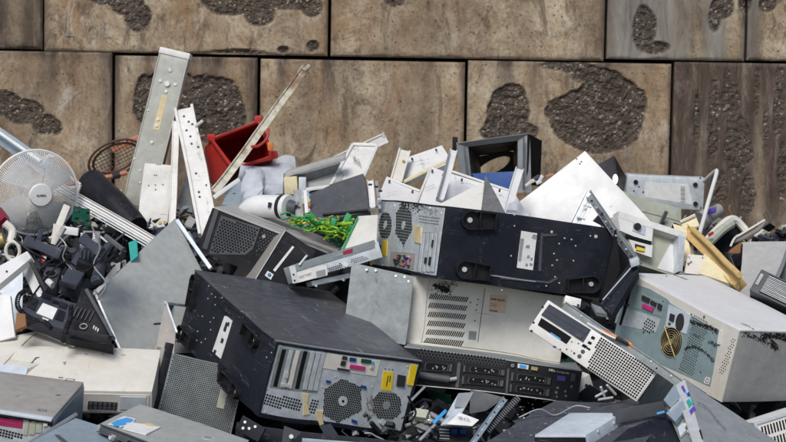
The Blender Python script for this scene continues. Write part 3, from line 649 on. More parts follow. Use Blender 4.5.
for q in ((150, 124, 160, 122, 152, 262, 141, 262), (155, 126, 210, 126, 210, 134, 155, 136), (0, 281, 180, 301, 180, 308, 0, 289), (180, 300, 212, 285, 214, 292, 184, 309)  ): pt(r, 'pressed_ridge', 'black_side', f, b4(*q), .0025)
pt(r, 'pressed_ridge', 'mid_grey', f, a4(545, 345, 720, 372, 720, 376, 545, 350), .003)
screws(r, f, b4(240, 142, 266, 147, 281, 170, 220, 162, 201, 198, 212, 222, 273, 225, 194, 241, 204, 284, 219, 307, 171, 317, 335, 133, 52, 96, 40, 205, 5, 330) + a4(640, 130, 700, 130), .0024, .0015)
screws(r, f, b4(355, 135), .0055, .0015); screws(r, f, b4(192, 119), .004, .0015)
fl = B.f('L'); Wl, Hl = Dp, H
mb = MB(); fl.poly(mb, [(.01, .008), (Wl - .006, .008), (Wl - .006, Hl - .006), (.01, Hl - .006)], -.001, .004); part('rear_panel', mb, 'zinc', r)
mb = MB(); fl.poly(mb, [(0, 0), (Wl, 0), (Wl, .008), (0, .008)], -.001, .006); part('rear_rim', mb, 'black_paint', r)
for e, pp_, hr in ((a4(*[v for p in ell(170, 165, 23, 50) for v in p]), .010, .0037), (a4(237, 88, 265, 120, 268, 180, 237, 242, 208, 195, 208, 120), .010, .0037)):
    pt(r, 'fan_guard', 'zinc_plain', fl, e, .0045); perf(r, 'fan_holes', fl, e, pp_, hr, h=.0052)
for cx_, cy_ in ((171, 163), (237, 166)):
    mb = MB(); fl.disc(mb, fl.uv(*a4(cx_, cy_)[0]), .014, .0062, seg=14); part('fan_hub', mb, 'zinc', r)
pt(r, 'warning_label', 'yellow_label', fl, a4(163, 220, 179, 222, 175, 277, 159, 274), .0055); pt(r, 'yellow_strip', 'yellow_label', fl, a4(126, 242, 134, 243, 127, 310, 119, 308), .0065)
pt(r, 'power_socket', 'ink', fl, a4(143, 234, 156, 236, 153, 272, 139, 270), .009)
pt(r, 'port_panel', 'taupe', fl, a4(190, 262, 280, 268, 275, 328, 186, 316), .005)
rd = random.Random(3)
for k in range(22):
    x = rd.uniform(205, 262); y = rd.uniform(274, 312); w_ = rd.uniform(4, 9); pt(r, 'connector', rd.choice(['pink_plug', 'ink', 'dark_green', 'screw', 'blue_plastic', 'ink', 'orange', 'ink']), fl, a4(x, y, x + w_, y + 1, x + w_ - 1, y + 7, x - 1, y + 6), .011)
pt(r, 'slot_bay', 'mid_grey', fl, a4(300, 188, 366, 192, 352, 342, 284, 334), .0045)
for k in range(4): x = 305 + k * 16; pt(r, 'slot_cover', 'zinc', fl, a4(x, 192, x + 9, 193, x - 6, 336, x - 15, 334), .007)
for q in ((318, 282, 324, 283, 321, 305, 315, 304), (346, 218, 352, 219, 348, 245, 342, 244), (335, 280, 340, 281, 336, 312, 331, 311)): pt(r, 'socket', 'ink', fl, a4(*q), .009)
pt(r, 'masking_tape', 'tape', fl, a4(276, 166, 301, 170, 303, 232, 278, 226), .008)
perf(r, 'vent_holes', fl, a4(290, 125, 370, 130, 366, 165, 288, 160), .010, .0022, h=.005)
stain(r, fl, a4(222, 85, 300, 100), .02, h=.0045, n=22, seed=4, name='soot_mark'); stain(r, fl, a4(290, 98, 360, 120), .015, h=.0045, n=14, seed=5, mat='mid_grey', name='grime')
screws(r, fl, a4(150, 98, 200, 95, 330, 100, 375, 120, 160, 310, 120, 245), .004, .006)
fr_ = B.f('R')
# ---- dark bezel broken off the same tower
def slabpx(name, label, cat, mat, a, b_, d, th, bev=.003, group=None, sub=None):
    fr = mkfr(a, b_, d); bx = Bx(o=fr.o - fr.n * th, R=Matrix((fr.u, -fr.n, fr.v)).transposed(), D=(fr.w, th, fr.hgt))
    bx.o = fr.o; rt = bx.root(name, label, cat, group); part('body' if sub is None else sub, bx.body(bev=bev), mat, rt); return rt, bx, bx.f('F')
mb = MB().sheet([at(599, 304, 5.86), at(611, 315, 5.82), at(638, 271, 5.90), at(634, 257, 5.98)], .03, 3, 3, .0004); r2 = root_at('plastic_fascia', 'black plastic front bezel with bright edge wedged under the tower end', 'bezel', mb.v); part('body', mb, 'black_paint', r2)
mb = MB().tube([at(602, 300, 5.84), at(637, 261, 5.93)], .002); part('chrome_edge', mb, 'screw', r2)
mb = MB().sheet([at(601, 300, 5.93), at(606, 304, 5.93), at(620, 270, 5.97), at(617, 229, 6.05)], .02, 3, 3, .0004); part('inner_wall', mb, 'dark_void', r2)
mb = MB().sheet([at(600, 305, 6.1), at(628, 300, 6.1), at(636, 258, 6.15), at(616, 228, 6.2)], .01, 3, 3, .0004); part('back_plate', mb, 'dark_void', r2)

# ================================================================== beige perforated server lid
B = Bx('beige_server'); W, Dp, H = B.D; r = B.root('server_case', 'beige steel server case with slanted vent rows and pink paper sticker', 'server')
part('case', B.body(bev=.004), 'beige', r); f = B.f('F'); d4 = crop(340, 250, 6.046); e4 = crop(460, 270, 6.046)
pt(r, 'end_flange', 'beige', f, d4(440, 158, 535, 166, 480, 560, 385, 552), .004)
for k in range(6):
    dy = k * 53; dx = -k * 6.5; mb = MB()
    for i in range(19):
        x0 = 548 + i * 12.4 + dx; y0 = 262 + i * 1.45 + dy; f.pp(mb, d4(x0, y0, x0 + 6.5, y0 + .8, x0 - 10, y0 + 31, x0 - 16.5, y0 + 30), .0008, -.0005)
    part('vent_slots', mb, 'dark_void', r)
mb = MB(); f.pp(mb, e4(149, 114, 152, 114, 106, 441, 103, 441), .0008); part('panel_seam', mb, 'dark_void', r)
mb = MB(); f.pp(mb, e4(182, 154, 290, 158, 272, 268, 170, 260), .001); M['sticker'] = paint('sticker', (.68, .50, .36), .6, dirt=.1, scr=.1, bump=.1); o = part('paper_sticker', mb, 'sticker', r)
u0, v0 = f.uv(*e4(184, 184)[0]); u1, v1 = f.uv(*e4(282, 196)[0]); m2 = MB(); an = math.atan2(v1 - v0, u1 - u0); m2.text(f, 'LIBERTEA-PC', u0, v0, math.hypot(u1 - u0, v1 - v0) / 6.3, .0016, an, .0003)
u0, v0 = f.uv(*e4(176, 252)[0]); m2.text(f, 'Router', u0, v0, .009, .0016, an, .0002); part('print', m2, 'ink', o)
m2 = MB()
for yy in (206, 218): f.pp(m2, e4(182, yy, 222, yy + 3, 221, yy + 7, 181, yy + 4), .0015, .0008)
part('print', m2, 'grey_brown', o)
pt(r, 'grey_badge', 'zinc_plain', f, e4(52, 372, 98, 376, 92, 428, 46, 422), .001)
screws(r, f, e4(108, 181, 102, 214, 97, 246, 89, 311, 62, 200) + d4(520, 224), .0022, .0008, 'screw_hole', 'dark_void')
stain(r, f, d4(570, 215, 660, 245), .014, n=30, seed=6, name='scorch_mark'); stain(r, f, d4(600, 195, 700, 205), .012, n=14, seed=7, mat='grey_brown', name='scorch_mark'); stain(r, f, e4(390, 185, 460, 265), .002, n=14, seed=2, mat='grey_brown', name='scratch')
# lower lip
mb = MB(); mb.box(B.P(-.004, -.008, -.012), B.x * (W + .004), B.y * Dp, B.z * .011, .002); part('bottom_lip', mb, 'cream', r)
# loose zinc sheet
mb = MB().sheet([at(343, 334, 6.09), at(405, 345, 6.04), at(413, 275.5, 6.07), at(351.5, 262.4, 6.14)], .0015, 14, 14, .004, 5, 3)
r = root_at('metal_sheet', 'bare mottled galvanised sheet leaning on the left end of the beige server', 'metal sheet', mb.v); part('sheet', mb, 'zinc_plain', r)
fs_ = mkfr((343, 334, 6.082), (405, 345, 6.032), (351.5, 262.4, 6.132)); screws(r, fs_, d4(215, 122, 335, 155, 388, 160, 412, 187, 160, 118), .004, .006, 'rivet'); stain(r, fs_, d4(215, 170, 222, 190), .003, .006, n=6, mat='dark_grey', name='mark'); stain(r, fs_, d4(210, 305, 240, 345), .003, .006, n=9, mat='dark_grey', name='mark')

# ================================================================== black rack server
B = Bx('rack_server'); W, Dp, H = B.D; r = B.root('rack_server', 'flat black rack server with six drive bays and blue display, under the beige server case', 'server')
part('case', B.body(bev=.002), 'zinc_plain', r); f = B.f('F'); g4 = crop(400, 320, 3.625)
mb = MB(); f.poly(mb, [(0, 0), (W, 0), (W, H - .003), (0, H - .003)], -.001, .008); part('front_panel', mb, 'black_plastic', r); f.o = f.o + f.n * .008
perf(r, 'vent_holes', f, g4(70, 103, 385, 150, 380, 175, 62, 130), .0095, .0036, h=.0007, seg=6)
mb = MB(); f.holes(mb, [f.uv(*p) for p in g4(70, 103, 385, 150, 380, 175, 62, 130)], .0095, .0047, h=.0004); part('vent_rim', mb, 'dark_grey', r)
def bay(q, i):
    mb = MB(); P = [f.uv(*p) for p in g4(*q)]; f.poly(mb, P, 0, .004); o = part('drive_bay', mb, 'black_plastic', r)
    m2 = MB(); a, b_, c, d = [Vector(p) for p in P]; L_ = lambda x, y: tuple((a * (1 - x) + b_ * x) * (1 - y) + (d * (1 - x) + c * x) * y)
    f.poly(m2, [L_(.16, .25), L_(.2, .12), L_(.82, .12), L_(.86, .25), L_(.86, .72), L_(.82, .85), L_(.2, .85), L_(.16, .72)], .003, .0046); part('grille', m2, 'dark_void', o)
    m3 = MB(); f.loop(m3, [L_(.15, .25), L_(.19, .1), L_(.83, .1), L_(.87, .25), L_(.87, .74), L_(.83, .88), L_(.19, .88), L_(.15, .74)], .0022, .006, .003); f.poly(m3, [L_(0, .04), L_(.05, .04), L_(.05, .96), L_(0, .96)], .003, .008); f.poly(m3, [L_(.9, .1), L_(.98, .1), L_(.98, .9), L_(.9, .9)], .003, .006)
    part('bay_frame', m3, 'dark_grey', o); m4 = MB(); rd = random.Random(i)
    for k in range(7): x = rd.uniform(.22, .8); y = rd.uniform(.2, .7); f.poly(m4, [L_(x, y), L_(x + .03, y), L_(x + .03, y + .18), L_(x, y + .18)], .0045, .0052)
    part('contacts', m4, 'mid_grey', o)
for i, q in enumerate(((76, 146, 190, 158, 186, 190, 74, 182), (228, 164, 380, 182, 378, 206, 226, 190), (224, 203, 378, 220, 374, 246, 222, 233), (402, 190, 548, 207, 545, 238, 400, 222), (398, 232, 545, 248, 541, 280, 396, 262))): bay(q, i)
mb = MB(); p0, p1 = f.uv(*g4(72, 196)[0]), f.uv(*g4(178, 215)[0]); mb.tube([f.P(*p0, .012), f.P(*p1, .012)], .011, 12); part('lever', mb, 'dark_grey', r, True); mb = MB(); p2 = f.uv(*g4(204, 212)[0]); mb.tube([f.P(*p1, .012), f.P(*p2, .010)], .006, 8); part('lever_tip', mb, 'mid_grey', r, True)
pt(r, 'divider', 'dark_grey', f, g4(205, 155, 217, 157, 212, 245, 200, 243), .005); pt(r, 'divider', 'dark_grey', f, g4(386, 178, 394, 179, 390, 268, 381, 266), .005)
pt(r, 'control_panel', 'black_plastic', f, g4(556, 182, 640, 192, 633, 300, 546, 286), .006)
pt(r, 'blue_display', 'lcd_blue', f, g4(569, 200, 598, 204, 596, 221, 567, 217), .0072)
for x, y, rr in ((405, 166, .009), (565, 262, .007), (570, 245, .007), (598, 258, .006), (600, 275, .006), (568, 278, .005), (620, 240, .006)):
    mb = MB(); f.disc(mb, f.uv(*g4(x, y)[0]), rr * .55, .0085, seg=10); o = part('button', mb, 'mid_grey', r); m2 = MB(); f.disc(m2, f.uv(*g4(x, y)[0]), rr * .25, .0092, seg=8); part('button_centre', m2, 'ink', o)
pt(r, 'video_port', 'screw', f, g4(424, 158, 464, 164, 462, 180, 423, 174), .0065); pt(r, 'video_port_insert', 'sky_blue', f, g4(431, 161, 455, 165, 454, 177, 430, 173), .008); pt(r, 'serial_port', 'brass', f, g4(474, 168, 498, 172, 495, 184, 472, 180), .0065)
pt(r, 'latch', 'dark_grey', f, g4(618, 192, 634, 194, 632, 222, 615, 220), .010)
mb = MB(); u0, v0 = f.uv(*g4(536, 183)[0]); u1, v1 = f.uv(*g4(606, 194)[0]); an = math.atan2(v1 - v0, u1 - u0); mb.text(f, 'DELL', u0, v0, .0085, .0072, an, .0004); mb.text(f, 'PowerEdge 2850', u0 + .022, v0 + .0225 * math.tan(an), .0055, .0072, an); part('badge_writing', mb, 'screw', r)
pt(r, 'bottom_edge', 'screw', f, g4(66, 230, 636, 300, 636, 303, 66, 233), .003)
# ================================================================== white bezel pc
B = Bx('white_pc'); W, Dp, H = B.D; B.D = [W, .10, H]; Dp = .10; r = B.root('desktop_computer', 'slim white desktop computer with grid grille and empty drive slot, tilted against the beige case', 'computer')
part('case', B.body(bev=.002, i=(.003, .003, .012, 0, .003, .003)), 'mid_grey', r); mb = MB(); mb.box(B.P(0, 0, 0), B.x * W, B.y * .014, B.z * H, .004); part('front_frame', mb, 'white_dirty', r)
f = B.f('F'); h4 = crop(520, 290, 6.046); i4 = crop(586, 320, 3.625)
pt(r, 'optical_drive', 'slate_plastic', f, h4(171, 84, 421, 240, 374, 318, 122, 150), .003); pt(r, 'drive_tray', 'slate_plastic', f, h4(180, 100, 408, 243, 393, 270, 163, 128), .0045); pt(r, 'eject_button', 'dark_grey', f, h4(338, 262, 372, 282, 362, 298, 328, 278), .006)
pt(r, 'empty_drive_slot', 'dark_void', f, h4(122, 168, 303, 288, 272, 330, 100, 212), .0015); pts_(r, 'blue_edge_strip', 'sky_blue', f, [h4(180, 258, 240, 298, 236, 304, 176, 264)], .0022)  # blue strip along the lower edge of the empty drive slot
gr_ = i4(46, 62, 246, 190, 182, 292, 0, 172); mb = MB(); f.pp(mb, gr_, .0022); part('grille_plate', mb, 'white_dirty', r)
P = [Vector(f.uv(*p)) for p in gr_]; an = math.atan2((P[1] - P[0]).y, (P[1] - P[0]).x); perf(r, 'grille_holes', f, gr_, .0073, .0026, square=True, stag=False, rot=an, h=.003)
for x, y, rr in ((372, 376, .006), (352, 405, .006), (320, 386, .0028), (274, 362, .002), (236, 362, .002), (304, 372, .0015), (305, 316, .0018), (345, 326, .002), (130, 102, .003), (75, 197, .003), (62, 250, .0035)):
    mb = MB(); f.disc(mb, f.uv(*h4(x, y)[0]), rr, .0015, seg=10); part('button_hole', mb, 'dark_grey' if rr > .005 else 'dark_void', r)
for q in ((428, 278, 448, 288, 440, 304, 420, 294), (408, 310, 428, 320, 420, 334, 400, 324), (376, 328, 400, 342, 386, 356, 364, 340), (396, 346, 420, 360, 414, 370, 392, 356)): pt(r, 'socket', 'dark_void', f, h4(*q), .0015)
pt(r, 'blue_port', 'blue_plastic', f, h4(196, 340, 212, 346, 206, 356, 190, 350), .002)
fr2 = B.f('R'); screws(r, fr2, [fr2.uv(*p) and p for p in i4(250, 175, 262, 215, 240, 235)], .003, .002, 'screw_hole', 'dark_void')
# ================================================================== right tower, white lid
B = Bx('tower_right'); W, Dp, H = B.D; r = B.root('tower_computer', 'beige tower computer on its side at right, teal rear with brass fan', 'computer')
part('case', B.body(bev=.003), 'grey_and_shade', r)  # grey case beside the white top: shade put into the colour
mb = MB(); mb.box(B.P(-.002, -.003, H - .003), B.x * (W + .004), B.y * (Dp + .003), B.z * .006, .0025); part('side_panel', mb, 'white_paint', r)
f = B.f('F'); j4 = crop(656, 310, 6.046); k4 = crop(600, 260, 6.046)
mb = MB(); f.poly(mb, [(0, 0), (W, 0), (W, H), (0, H)], -.001, .003); part('rear_frame', mb, 'cream', r)
pt(r, 'rear_panel', 'teal_zinc', f, [(631, 283), (650, 289), (668, 299), (671, 303), (722, 331), (712, 386), (613, 342), (622, 300)], .0045)
pt(r, 'port_panel', 'teal_zinc', f, k4(196, 186, 400, 262, 378, 345, 172, 285), .006)
pt(r, 'lower_plate', 'zinc', f, k4(165, 300, 370, 360, 340, 441, 130, 400), .0055)
for mt, q in (('ink', (266, 216, 308, 236, 302, 262, 260, 242)), ('ink', (318, 244, 350, 262, 344, 284, 312, 266)), ('ink', (362, 262, 384, 274, 378, 306, 356, 294)), ('pink_plug', (270, 268, 334, 294, 326, 316, 262, 288)), ('ink', (100, 255, 180, 275, 178, 285, 98, 265))): pt(r, 'connector', mt, f, k4(*q), .011)
for k in range(4):
    x = 178 - k * 26; pt(r, 'slot_cover', 'dark_void' if k in (0, 2) else 'zinc', f, k4(x, 190 + k * 8, x + 12, 194 + k * 8, x - 46, 400 - k * 12, x - 58, 396 - k * 12), .008)
perf(r, 'vent_holes', f, k4(292, 345, 340, 385, 335, 441, 262, 441, 268, 390), .0095, .0032, h=.0062)
pt(r, 'power_supply_plate', 'light_blue_metal', f, k4(422, 268, 560, 330, 530, 445, 400, 400), .0062)
pt(r, 'rocker_switch', 'ink', f, k4(436, 322, 462, 332, 454, 374, 428, 364), .010); pt(r, 'power_socket', 'ink', f, [(600 + x / 6.046, 260 + y / 6.046) for x, y in ell(494, 374, 24, 54, 14, .12)], .010); pt(r, 'small_socket', 'ink', f, k4(424, 378, 436, 383, 433, 394, 421, 389), .009)
c = f.uv(*j4(100, 192)[0]); e = [f.uv(*p) for p in [(656 + x / 6.046, 310 + y / 6.046) for x, y in ell(100, 192, 62, 88, 20, .08)]]
mb = MB(); f.poly(mb, e, 0, .0068); part('fan_opening', mb, 'dark_void', r)
for k in range(5):
    a = k * 1.2566; mb = MB(); f.poly(mb, [(c[0] + .006 * math.cos(a), c[1] + .006 * math.sin(a)), (c[0] + .026 * math.cos(a - .35), c[1] + .030 * math.sin(a - .35)), (c[0] + .026 * math.cos(a + .35), c[1] + .030 * math.sin(a + .35))], .005, .0074); part('blade', mb, 'dark_grey', r)
for k in (1.0, .84, .68, .52, .36): mb = MB(); mb.tube([f.P(c[0] + (x - c[0]) * k, c[1] + (y - c[1]) * k, .009) for x, y in e], .0009, 5, closed=True); part('guard_ring', mb, 'brass', r)
mb = MB(); P = [f.P(*f.uv(*p), .0105) for p in j4(62, 96, 130, 285)]; mb.tube(P, .0016, 6); part('guard_bar', mb, 'brass', r)
mb = MB(); P = [f.P(*f.uv(*p), .010) for p in j4(160, 150, 42, 240)]; mb.tube(P, .0010, 6); part('guard_bar', mb, 'brass', r); mb = MB(); f.disc(mb, c, .010, .011, seg=12); part('fan_hub', mb, 'brass', r)
perf(r, 'vent_holes', f, j4(232, 22, 330, 68, 318, 140, 290, 190, 232, 400, 146, 352, 212, 150), .0078, .0021, h=.0052, seg=6)
perf(r, 'vent_holes', f, j4(470, 168, 494, 182, 425, 385, 388, 372), .0085, .0021, h=.0036)
stain(r, f, j4(212, 60, 300, 90, 340, 100, 400, 128), .008, h=.0056, n=12, seed=2, big=1.8); stain(r, f, j4(180, 232, 240, 215, 300, 245, 362, 305), .006, h=.0056, n=11, seed=3, big=1.7); stain(r, f, j4(335, 188, 385, 212), .008, h=.0056, n=10, seed=5); stain(r, f, j4(230, 145, 275, 160), .006, h=.0056, n=8, seed=6, mat='dark_grey')
pt(r, 'edge_fold', 'white_paint', f, j4(398, 120, 412, 124, 400, 205, 386, 200), .008)
mb = MB(); f.pp(mb, j4(312, 400, 340, 408, 330, 446, 300, 438), .0052); o = part('paper_sticker', mb, 'paper', r); m2 = MB(); f.loop(m2, [f.uv(*p) for p in j4(318, 410, 332, 414, 325, 438, 310, 432)], .002, .0058, .005); part('print', m2, 'ink', o)
screws(r, f, k4(118, 230, 385, 250, 560, 325, 640, 335) + j4(300, 40, 356, 132, 280, 372, 375, 205), .0024, .006, 'screw', 'dark_grey')
fu = B.f('U'); fu.o = fu.o + fu.n * .003
stain(r, fu, k4(330, 62, 405, 76, 470, 104, 520, 122), .004, h=.0008, n=12, seed=3, big=2.2); stain(r, fu, k4(278, 158, 330, 178, 382, 200), .004, h=.0008, n=14, seed=4, big=2.2); stain(r, fu, j4(530, 82, 560, 92, 600, 118), .006, h=.0008, n=9, seed=8); stain(r, fu, k4(395, 95, 400, 105), .004, h=.0008, n=6, seed=8)
fr_ = B.f('R'); stain(r, fr_, j4(535, 140, 620, 165, 700, 205, 735, 225), .008, h=.0008, n=10, seed=11, big=1.8); stain(r, fr_, j4(640, 152, 720, 150, 785, 160), .011, h=.0008, n=14, seed=12, big=2.0); stain(r, fr_, j4(700, 170, 735, 232), .009, h=.0008, n=10, seed=13, big=1.8); stain(r, fr_, j4(560, 150, 680, 215), .004, h=.0008, n=10, seed=14, mat='dark_grey')
# slim rail with orange wire between white pc and tower
def bar(name, label, cat, mat, a, b_, wpx, th, bev=.002, group=None, lip=0, par=None, twist=0):
    A, Bq = at(*a), at(*b_); u = (Bq - A).normalized(); vw = (CAM - A).normalized(); s = u.cross(vw).normalized(); n = s.cross(u).normalized()
    if n.dot(vw) < 0: n = -n
    if twist: rt_ = Matrix.Rotation(twist, 3, u); s = rt_ @ s; n = rt_ @ n
    w_ = wpx * a[2] / F; mb = MB(); ln = (Bq - A).length; mb.box(A - s * w_ / 2 - n * th, u * ln, s * w_, n * th, bev)
    if lip:
        mb.box(A - s * w_ / 2, u * ln, s * w_ * .14, n * lip, .0008); mb.box(A + s * w_ * .36, u * ln, s * w_ * .14, n * lip, .0008)
    fr = Fr(A, u, s, n, ln, w_)
    if par is not None: part(name, mb, mat, par); return par, fr
    rt = root_at(name, label, cat, [A, Bq], group); part('body', mb, mat, rt); return rt, fr
r, f = bar('metal_rail', 'grey slide rail with orange cable running between the white desktop and the right tower', 'rail', 'zinc_plain', (562, 305, 5.70), (690, 391, 5.42), 9, .012, lip=.004)
mb = MB(); mb.tube(spline([at(600, 330, 5.6), at(617, 338, 5.57), at(624, 341, 5.56), at(630, 345, 5.55), at(632, 350, 5.55), at(640, 356, 5.54)]), .0035, 6); part('orange_cable', mb, 'orange', r, True)
mb = MB(); mb.tube(spline([at(586, 323, 5.62), at(605, 334, 5.58), at(617, 340, 5.57)]), .003, 6); part('white_cable', mb, 'white_paint', r, True); mb = MB(); mb.tube([at(615, 338, 5.565), at(627, 344, 5.555)], .006, 8); part('cable_sleeve', mb, 'black_plastic', r, True)
screws(r, f, [(580, 316), (650, 362), (670, 376)], .003, .003, 'rivet')
r, f = bar('blue_strip', 'bright blue plastic strip under the lower edge of the right tower', 'plastic strip', 'blue_plastic', (682, 380, 5.50), (704, 394, 5.46), 4, .01)
# grey chassis side seen right of the white pc grille
mb = MB().sheet([at(637, 406, 5.53), at(662, 410, 5.66), at(680, 388, 5.70), at(656, 374, 5.54)], .002, 6, 6, .001); r = root_at('chassis_plate', 'grey green chassis plate behind the lower end of the white grille computer', 'metal plate', mb.v); part('plate', mb, 'zinc_plain', r)
# ================================================================== corner pc, bottom right
B = Bx('corner_pc'); W, Dp, H = B.D; r = B.root('desktop_computer', 'grey desktop computer on edge at bottom right, purple and teal ports on its narrow side', 'computer')
mb = MB().sheet([at(709, 462, 5.02), at(800, 470, 5.12), at(786, 449, 5.22), at(683, 379, 5.42)], .003, 12, 12, .002, 5, 2); part('side_panel', mb, 'mid_grey', r)
fp = mkfr((709, 462, 5.015), (800, 470, 5.115), (683, 379, 5.415)); l4 = crop(676, 380, 7.13); m4 = crop(590, 369, 6.046)
stain(r, fp, l4(130, 165, 190, 195, 240, 245, 290, 310, 350, 375), .004, h=.004, n=14, seed=4)
for q in ((215, 185, 245, 205), (365, 232, 425, 268), (285, 350, 310, 366), (485, 405, 505, 420), (570, 405, 590, 420)): stain(r, fp, l4(*q), .002, h=.004, n=8, seed=q[0], mat='screw', name='dent_mark')
mb = MB().sheet([at(700, 466, 4.995), at(709, 463, 5.018), at(683, 379, 5.418), at(673, 386, 5.395)], .004, 3, 10, .0003); part('port_strip', mb, 'screw', r)
mb = MB().sheet([at(690, 466, 5.05), at(703, 466, 5.03), at(676, 385, 5.42), at(664, 404, 5.36)], .01, 3, 6, .0003); part('rear_panel', mb, 'zinc_plain', r)
fqs = mkfr((700, 466, 4.99), (709, 463, 5.013), (673, 386, 5.39)); fq = mkfr((690, 466, 5.045), (703, 466, 5.025), (668, 394, 5.385))
for nm, mt, q in (('drive_cage', 'blue_grey', (510, 112, 545, 190, 495, 262, 445, 210)), ('drive_cage', 'blue_grey', (555, 200, 580, 262, 520, 345, 462, 290)), ('cage_window', 'dark_green', (490, 160, 515, 150, 518, 185, 492, 205)), ('connector', 'purple', (538, 118, 562, 96, 582, 128, 556, 152)), ('connector', 'sky_blue', (560, 150, 576, 136, 592, 165, 578, 182)), ('connector', 'teal', (572, 205, 600, 180, 616, 220, 590, 245)), ('connector', 'blue_plastic', (578, 160, 592, 148, 600, 170, 586, 182)), ('connector', 'purple', (592, 262, 616, 236, 630, 256, 602, 285)),
                  ('slot_cover', 'cream', (560, 350, 610, 300, 618, 312, 570, 366)), ('slot_cover', 'cream', (585, 385, 632, 335, 640, 348, 592, 400)), ('slot_cover', 'light_blue_metal', (530, 370, 560, 335, 580, 385, 545, 420)), ('slot_cover', 'zinc', (600, 420, 650, 370, 658, 385, 612, 440)), ('fan', 'dark_void', (638, 395, 668, 380, 685, 441, 650, 441))): pt(r, nm, mt, fqs if mt in ('purple', 'sky_blue', 'teal') else fq, m4(*q), .006 if nm != 'drive_cage' else .012)
pt(r, 'cage_divider', 'screw', fq, m4(482, 278, 555, 205, 560, 212, 487, 286), .015)
r, f = bar('blue_clip', 'short light blue plastic clip on the dark sheet left of the corner desktop', 'clip', 'sky_blue', (656, 414, 5.3), (664, 412, 5.3), 2.5, .008)
# vents
B = Bx('vent_right'); r = B.root('ribbed_vent', 'black ribbed vent grille in a grey frame at the right edge, beside the pale panel', 'vent'); part('frame', B.body(bev=.003), 'dark_grey', r); f = B.f('F'); n4 = crop(656, 240, 6.046)
for k in range(12):
    v = f.hgt * (.12 + .065 * k); mb = MB(); f.poly(mb, [(.03, v), (f.w - .005, v), (f.w - .005, v + f.hgt * .03), (.03, v + f.hgt * .03)], 0, .005); part('rib', mb, 'mid_grey', r)
mb = MB(); f.poly(mb, [(.028, .006), (f.w - .003, .006), (f.w - .003, f.hgt - .005), (.028, f.hgt - .005)], 0, .001); part('vent_back', mb, 'dark_void', r); mb = MB(); f.poly(mb, [(.006, f.hgt * .3), (.016, f.hgt * .3), (.016, f.hgt * .8), (.006, f.hgt * .8)], 0, .004); part('label', mb, 'mid_grey', r)
B = Bx('vent_bottom'); r = B.root('vent_panel', 'light grey metal box with two rows of slanted vent slots at the bottom right corner', 'vent'); part('case', B.body(bev=.003), 'white_dirty', r); f = B.f('F')
for row in range(2):
    for k in range(13):
        x = .018 + k * .0088; y = f.hgt * (.86 - row * .30); mb = MB() if (k == 0) else mb; f.poly(mb, [(x, y), (x + .0045, y), (x + .0025, y - f.hgt * .22), (x - .002, y - f.hgt * .22)], 0, .0008)
    part('vent_slots', mb, 'dark_void', r)
mb = MB(); f.loop(mb, [(0, 0), (f.w, 0), (f.w, f.hgt), (0, f.hgt)], .012, .004); part('raised_rim', mb, 'zinc', r)
# bottom centre: silver box, dark case, black sheet
B = Bx('small_silver'); r = B.root('metal_box', 'small white blue metal box with black front at the bottom centre', 'metal box'); part('case', B.body(bev=.002), 'light_blue_metal', r); f = B.f('F')
mb = MB(); f.poly(mb, [(.0, .0), (f.w, 0), (f.w, f.hgt - .006), (0, f.hgt - .006)], 0, .003); part('front_panel', mb, 'black_plastic', r); fr_ = B.f('R'); screws(r, fr_, [(598, 431), (614, 423)], .004, .003)
def slab4(name, label, cat, mat, q, th, amp=.002, group=None, nx=8, par=None, seed=1, curl=0, bname='panel'):
    mb = MB().sheet([at(*p) for p in q], th, nx, nx, amp, 4, seed, curl); rt = root_at(name, label, cat, mb.v, group); part(bname, mb, mat, rt); return rt
r = slab4('computer_case', 'wide black computer case top sprinkled with dust, beneath the rack server', 'computer', 'black_side', [(455, 460, 5.12), (640, 452, 5.10), (668, 408, 5.48), (556, 401, 5.62)], .12, .002, seed=4)
ff = mkfr((455, 460, 5.118), (640, 452, 5.098), (556, 401, 5.61)); rd = random.Random(4)
mb = MB()
for k in range(40):
    c = ff.uv(rd.uniform(500, 640), rd.uniform(404, 440)); s_ = rd.uniform(.0012, .004); q = [ff.P(c[0] + s_ * math.cos(a) * rd.uniform(.5, 1.2), c[1] + s_ * math.sin(a) * rd.uniform(.5, 1.2), .007) for a in (0, 1.2, 2.5, 3.8, 5)]; mb.add(q, [(0, 1, 2, 3, 4)])
tag(part('dust_flakes', mb, 'screw', r), None, None, kind='stuff')
r = slab4('steel_sheet', 'glossy black side panel standing behind the small metal box, left of the corner desktop', 'panel', 'black_paint', [(598, 455, 5.16), (706, 470, 5.06), (668, 412, 5.36), (628, 428, 5.24)], .006)
r, f = bar('metal_strip', 'narrow mid grey sheet lying between grille computer and black panel', 'metal strip', 'dark_grey', (615, 417, 5.32), (664, 408, 5.40), 14, .01)
# ================================================================== chassis, drive, olive box, panels at right back
B = Bx('chassis_white'); W, Dp, H = B.D; r = B.root('open_chassis', 'pale open computer frame with black knob and empty square bay, behind the right tower', 'computer frame'); f = B.f('F'); o4 = crop(560, 170, 6.046); p4 = crop(500, 200, 3.685)
part('back_shell', B.body(bev=.002, i=(.002, .002, .03, 0, .002, .002)), 'olive', r)
for q in ((350, 248, 352, 285, 745, 418, 745, 380), ): pt(r, 'top_rail', 'white_dirty', f, o4(*q), .004, -.03)
pts_ = pts_
pt(r, 'side_post', 'zinc', f, p4(648, 128, 672, 138, 662, 262, 648, 262), .004, -.03); pt(r, 'drive_front', 'white_dirty', f, p4(432, 60, 558, 98, 552, 160, 440, 112), .003, -.03); pt(r, 'knob_plate', 'zinc', f, p4(486, 84, 530, 98, 526, 130, 482, 112), .006); mb = MB(); f.disc(mb, f.uv(*p4(497, 100)[0]), .011, .016, seg=10); part('knob', mb, 'black_plastic', r, True)
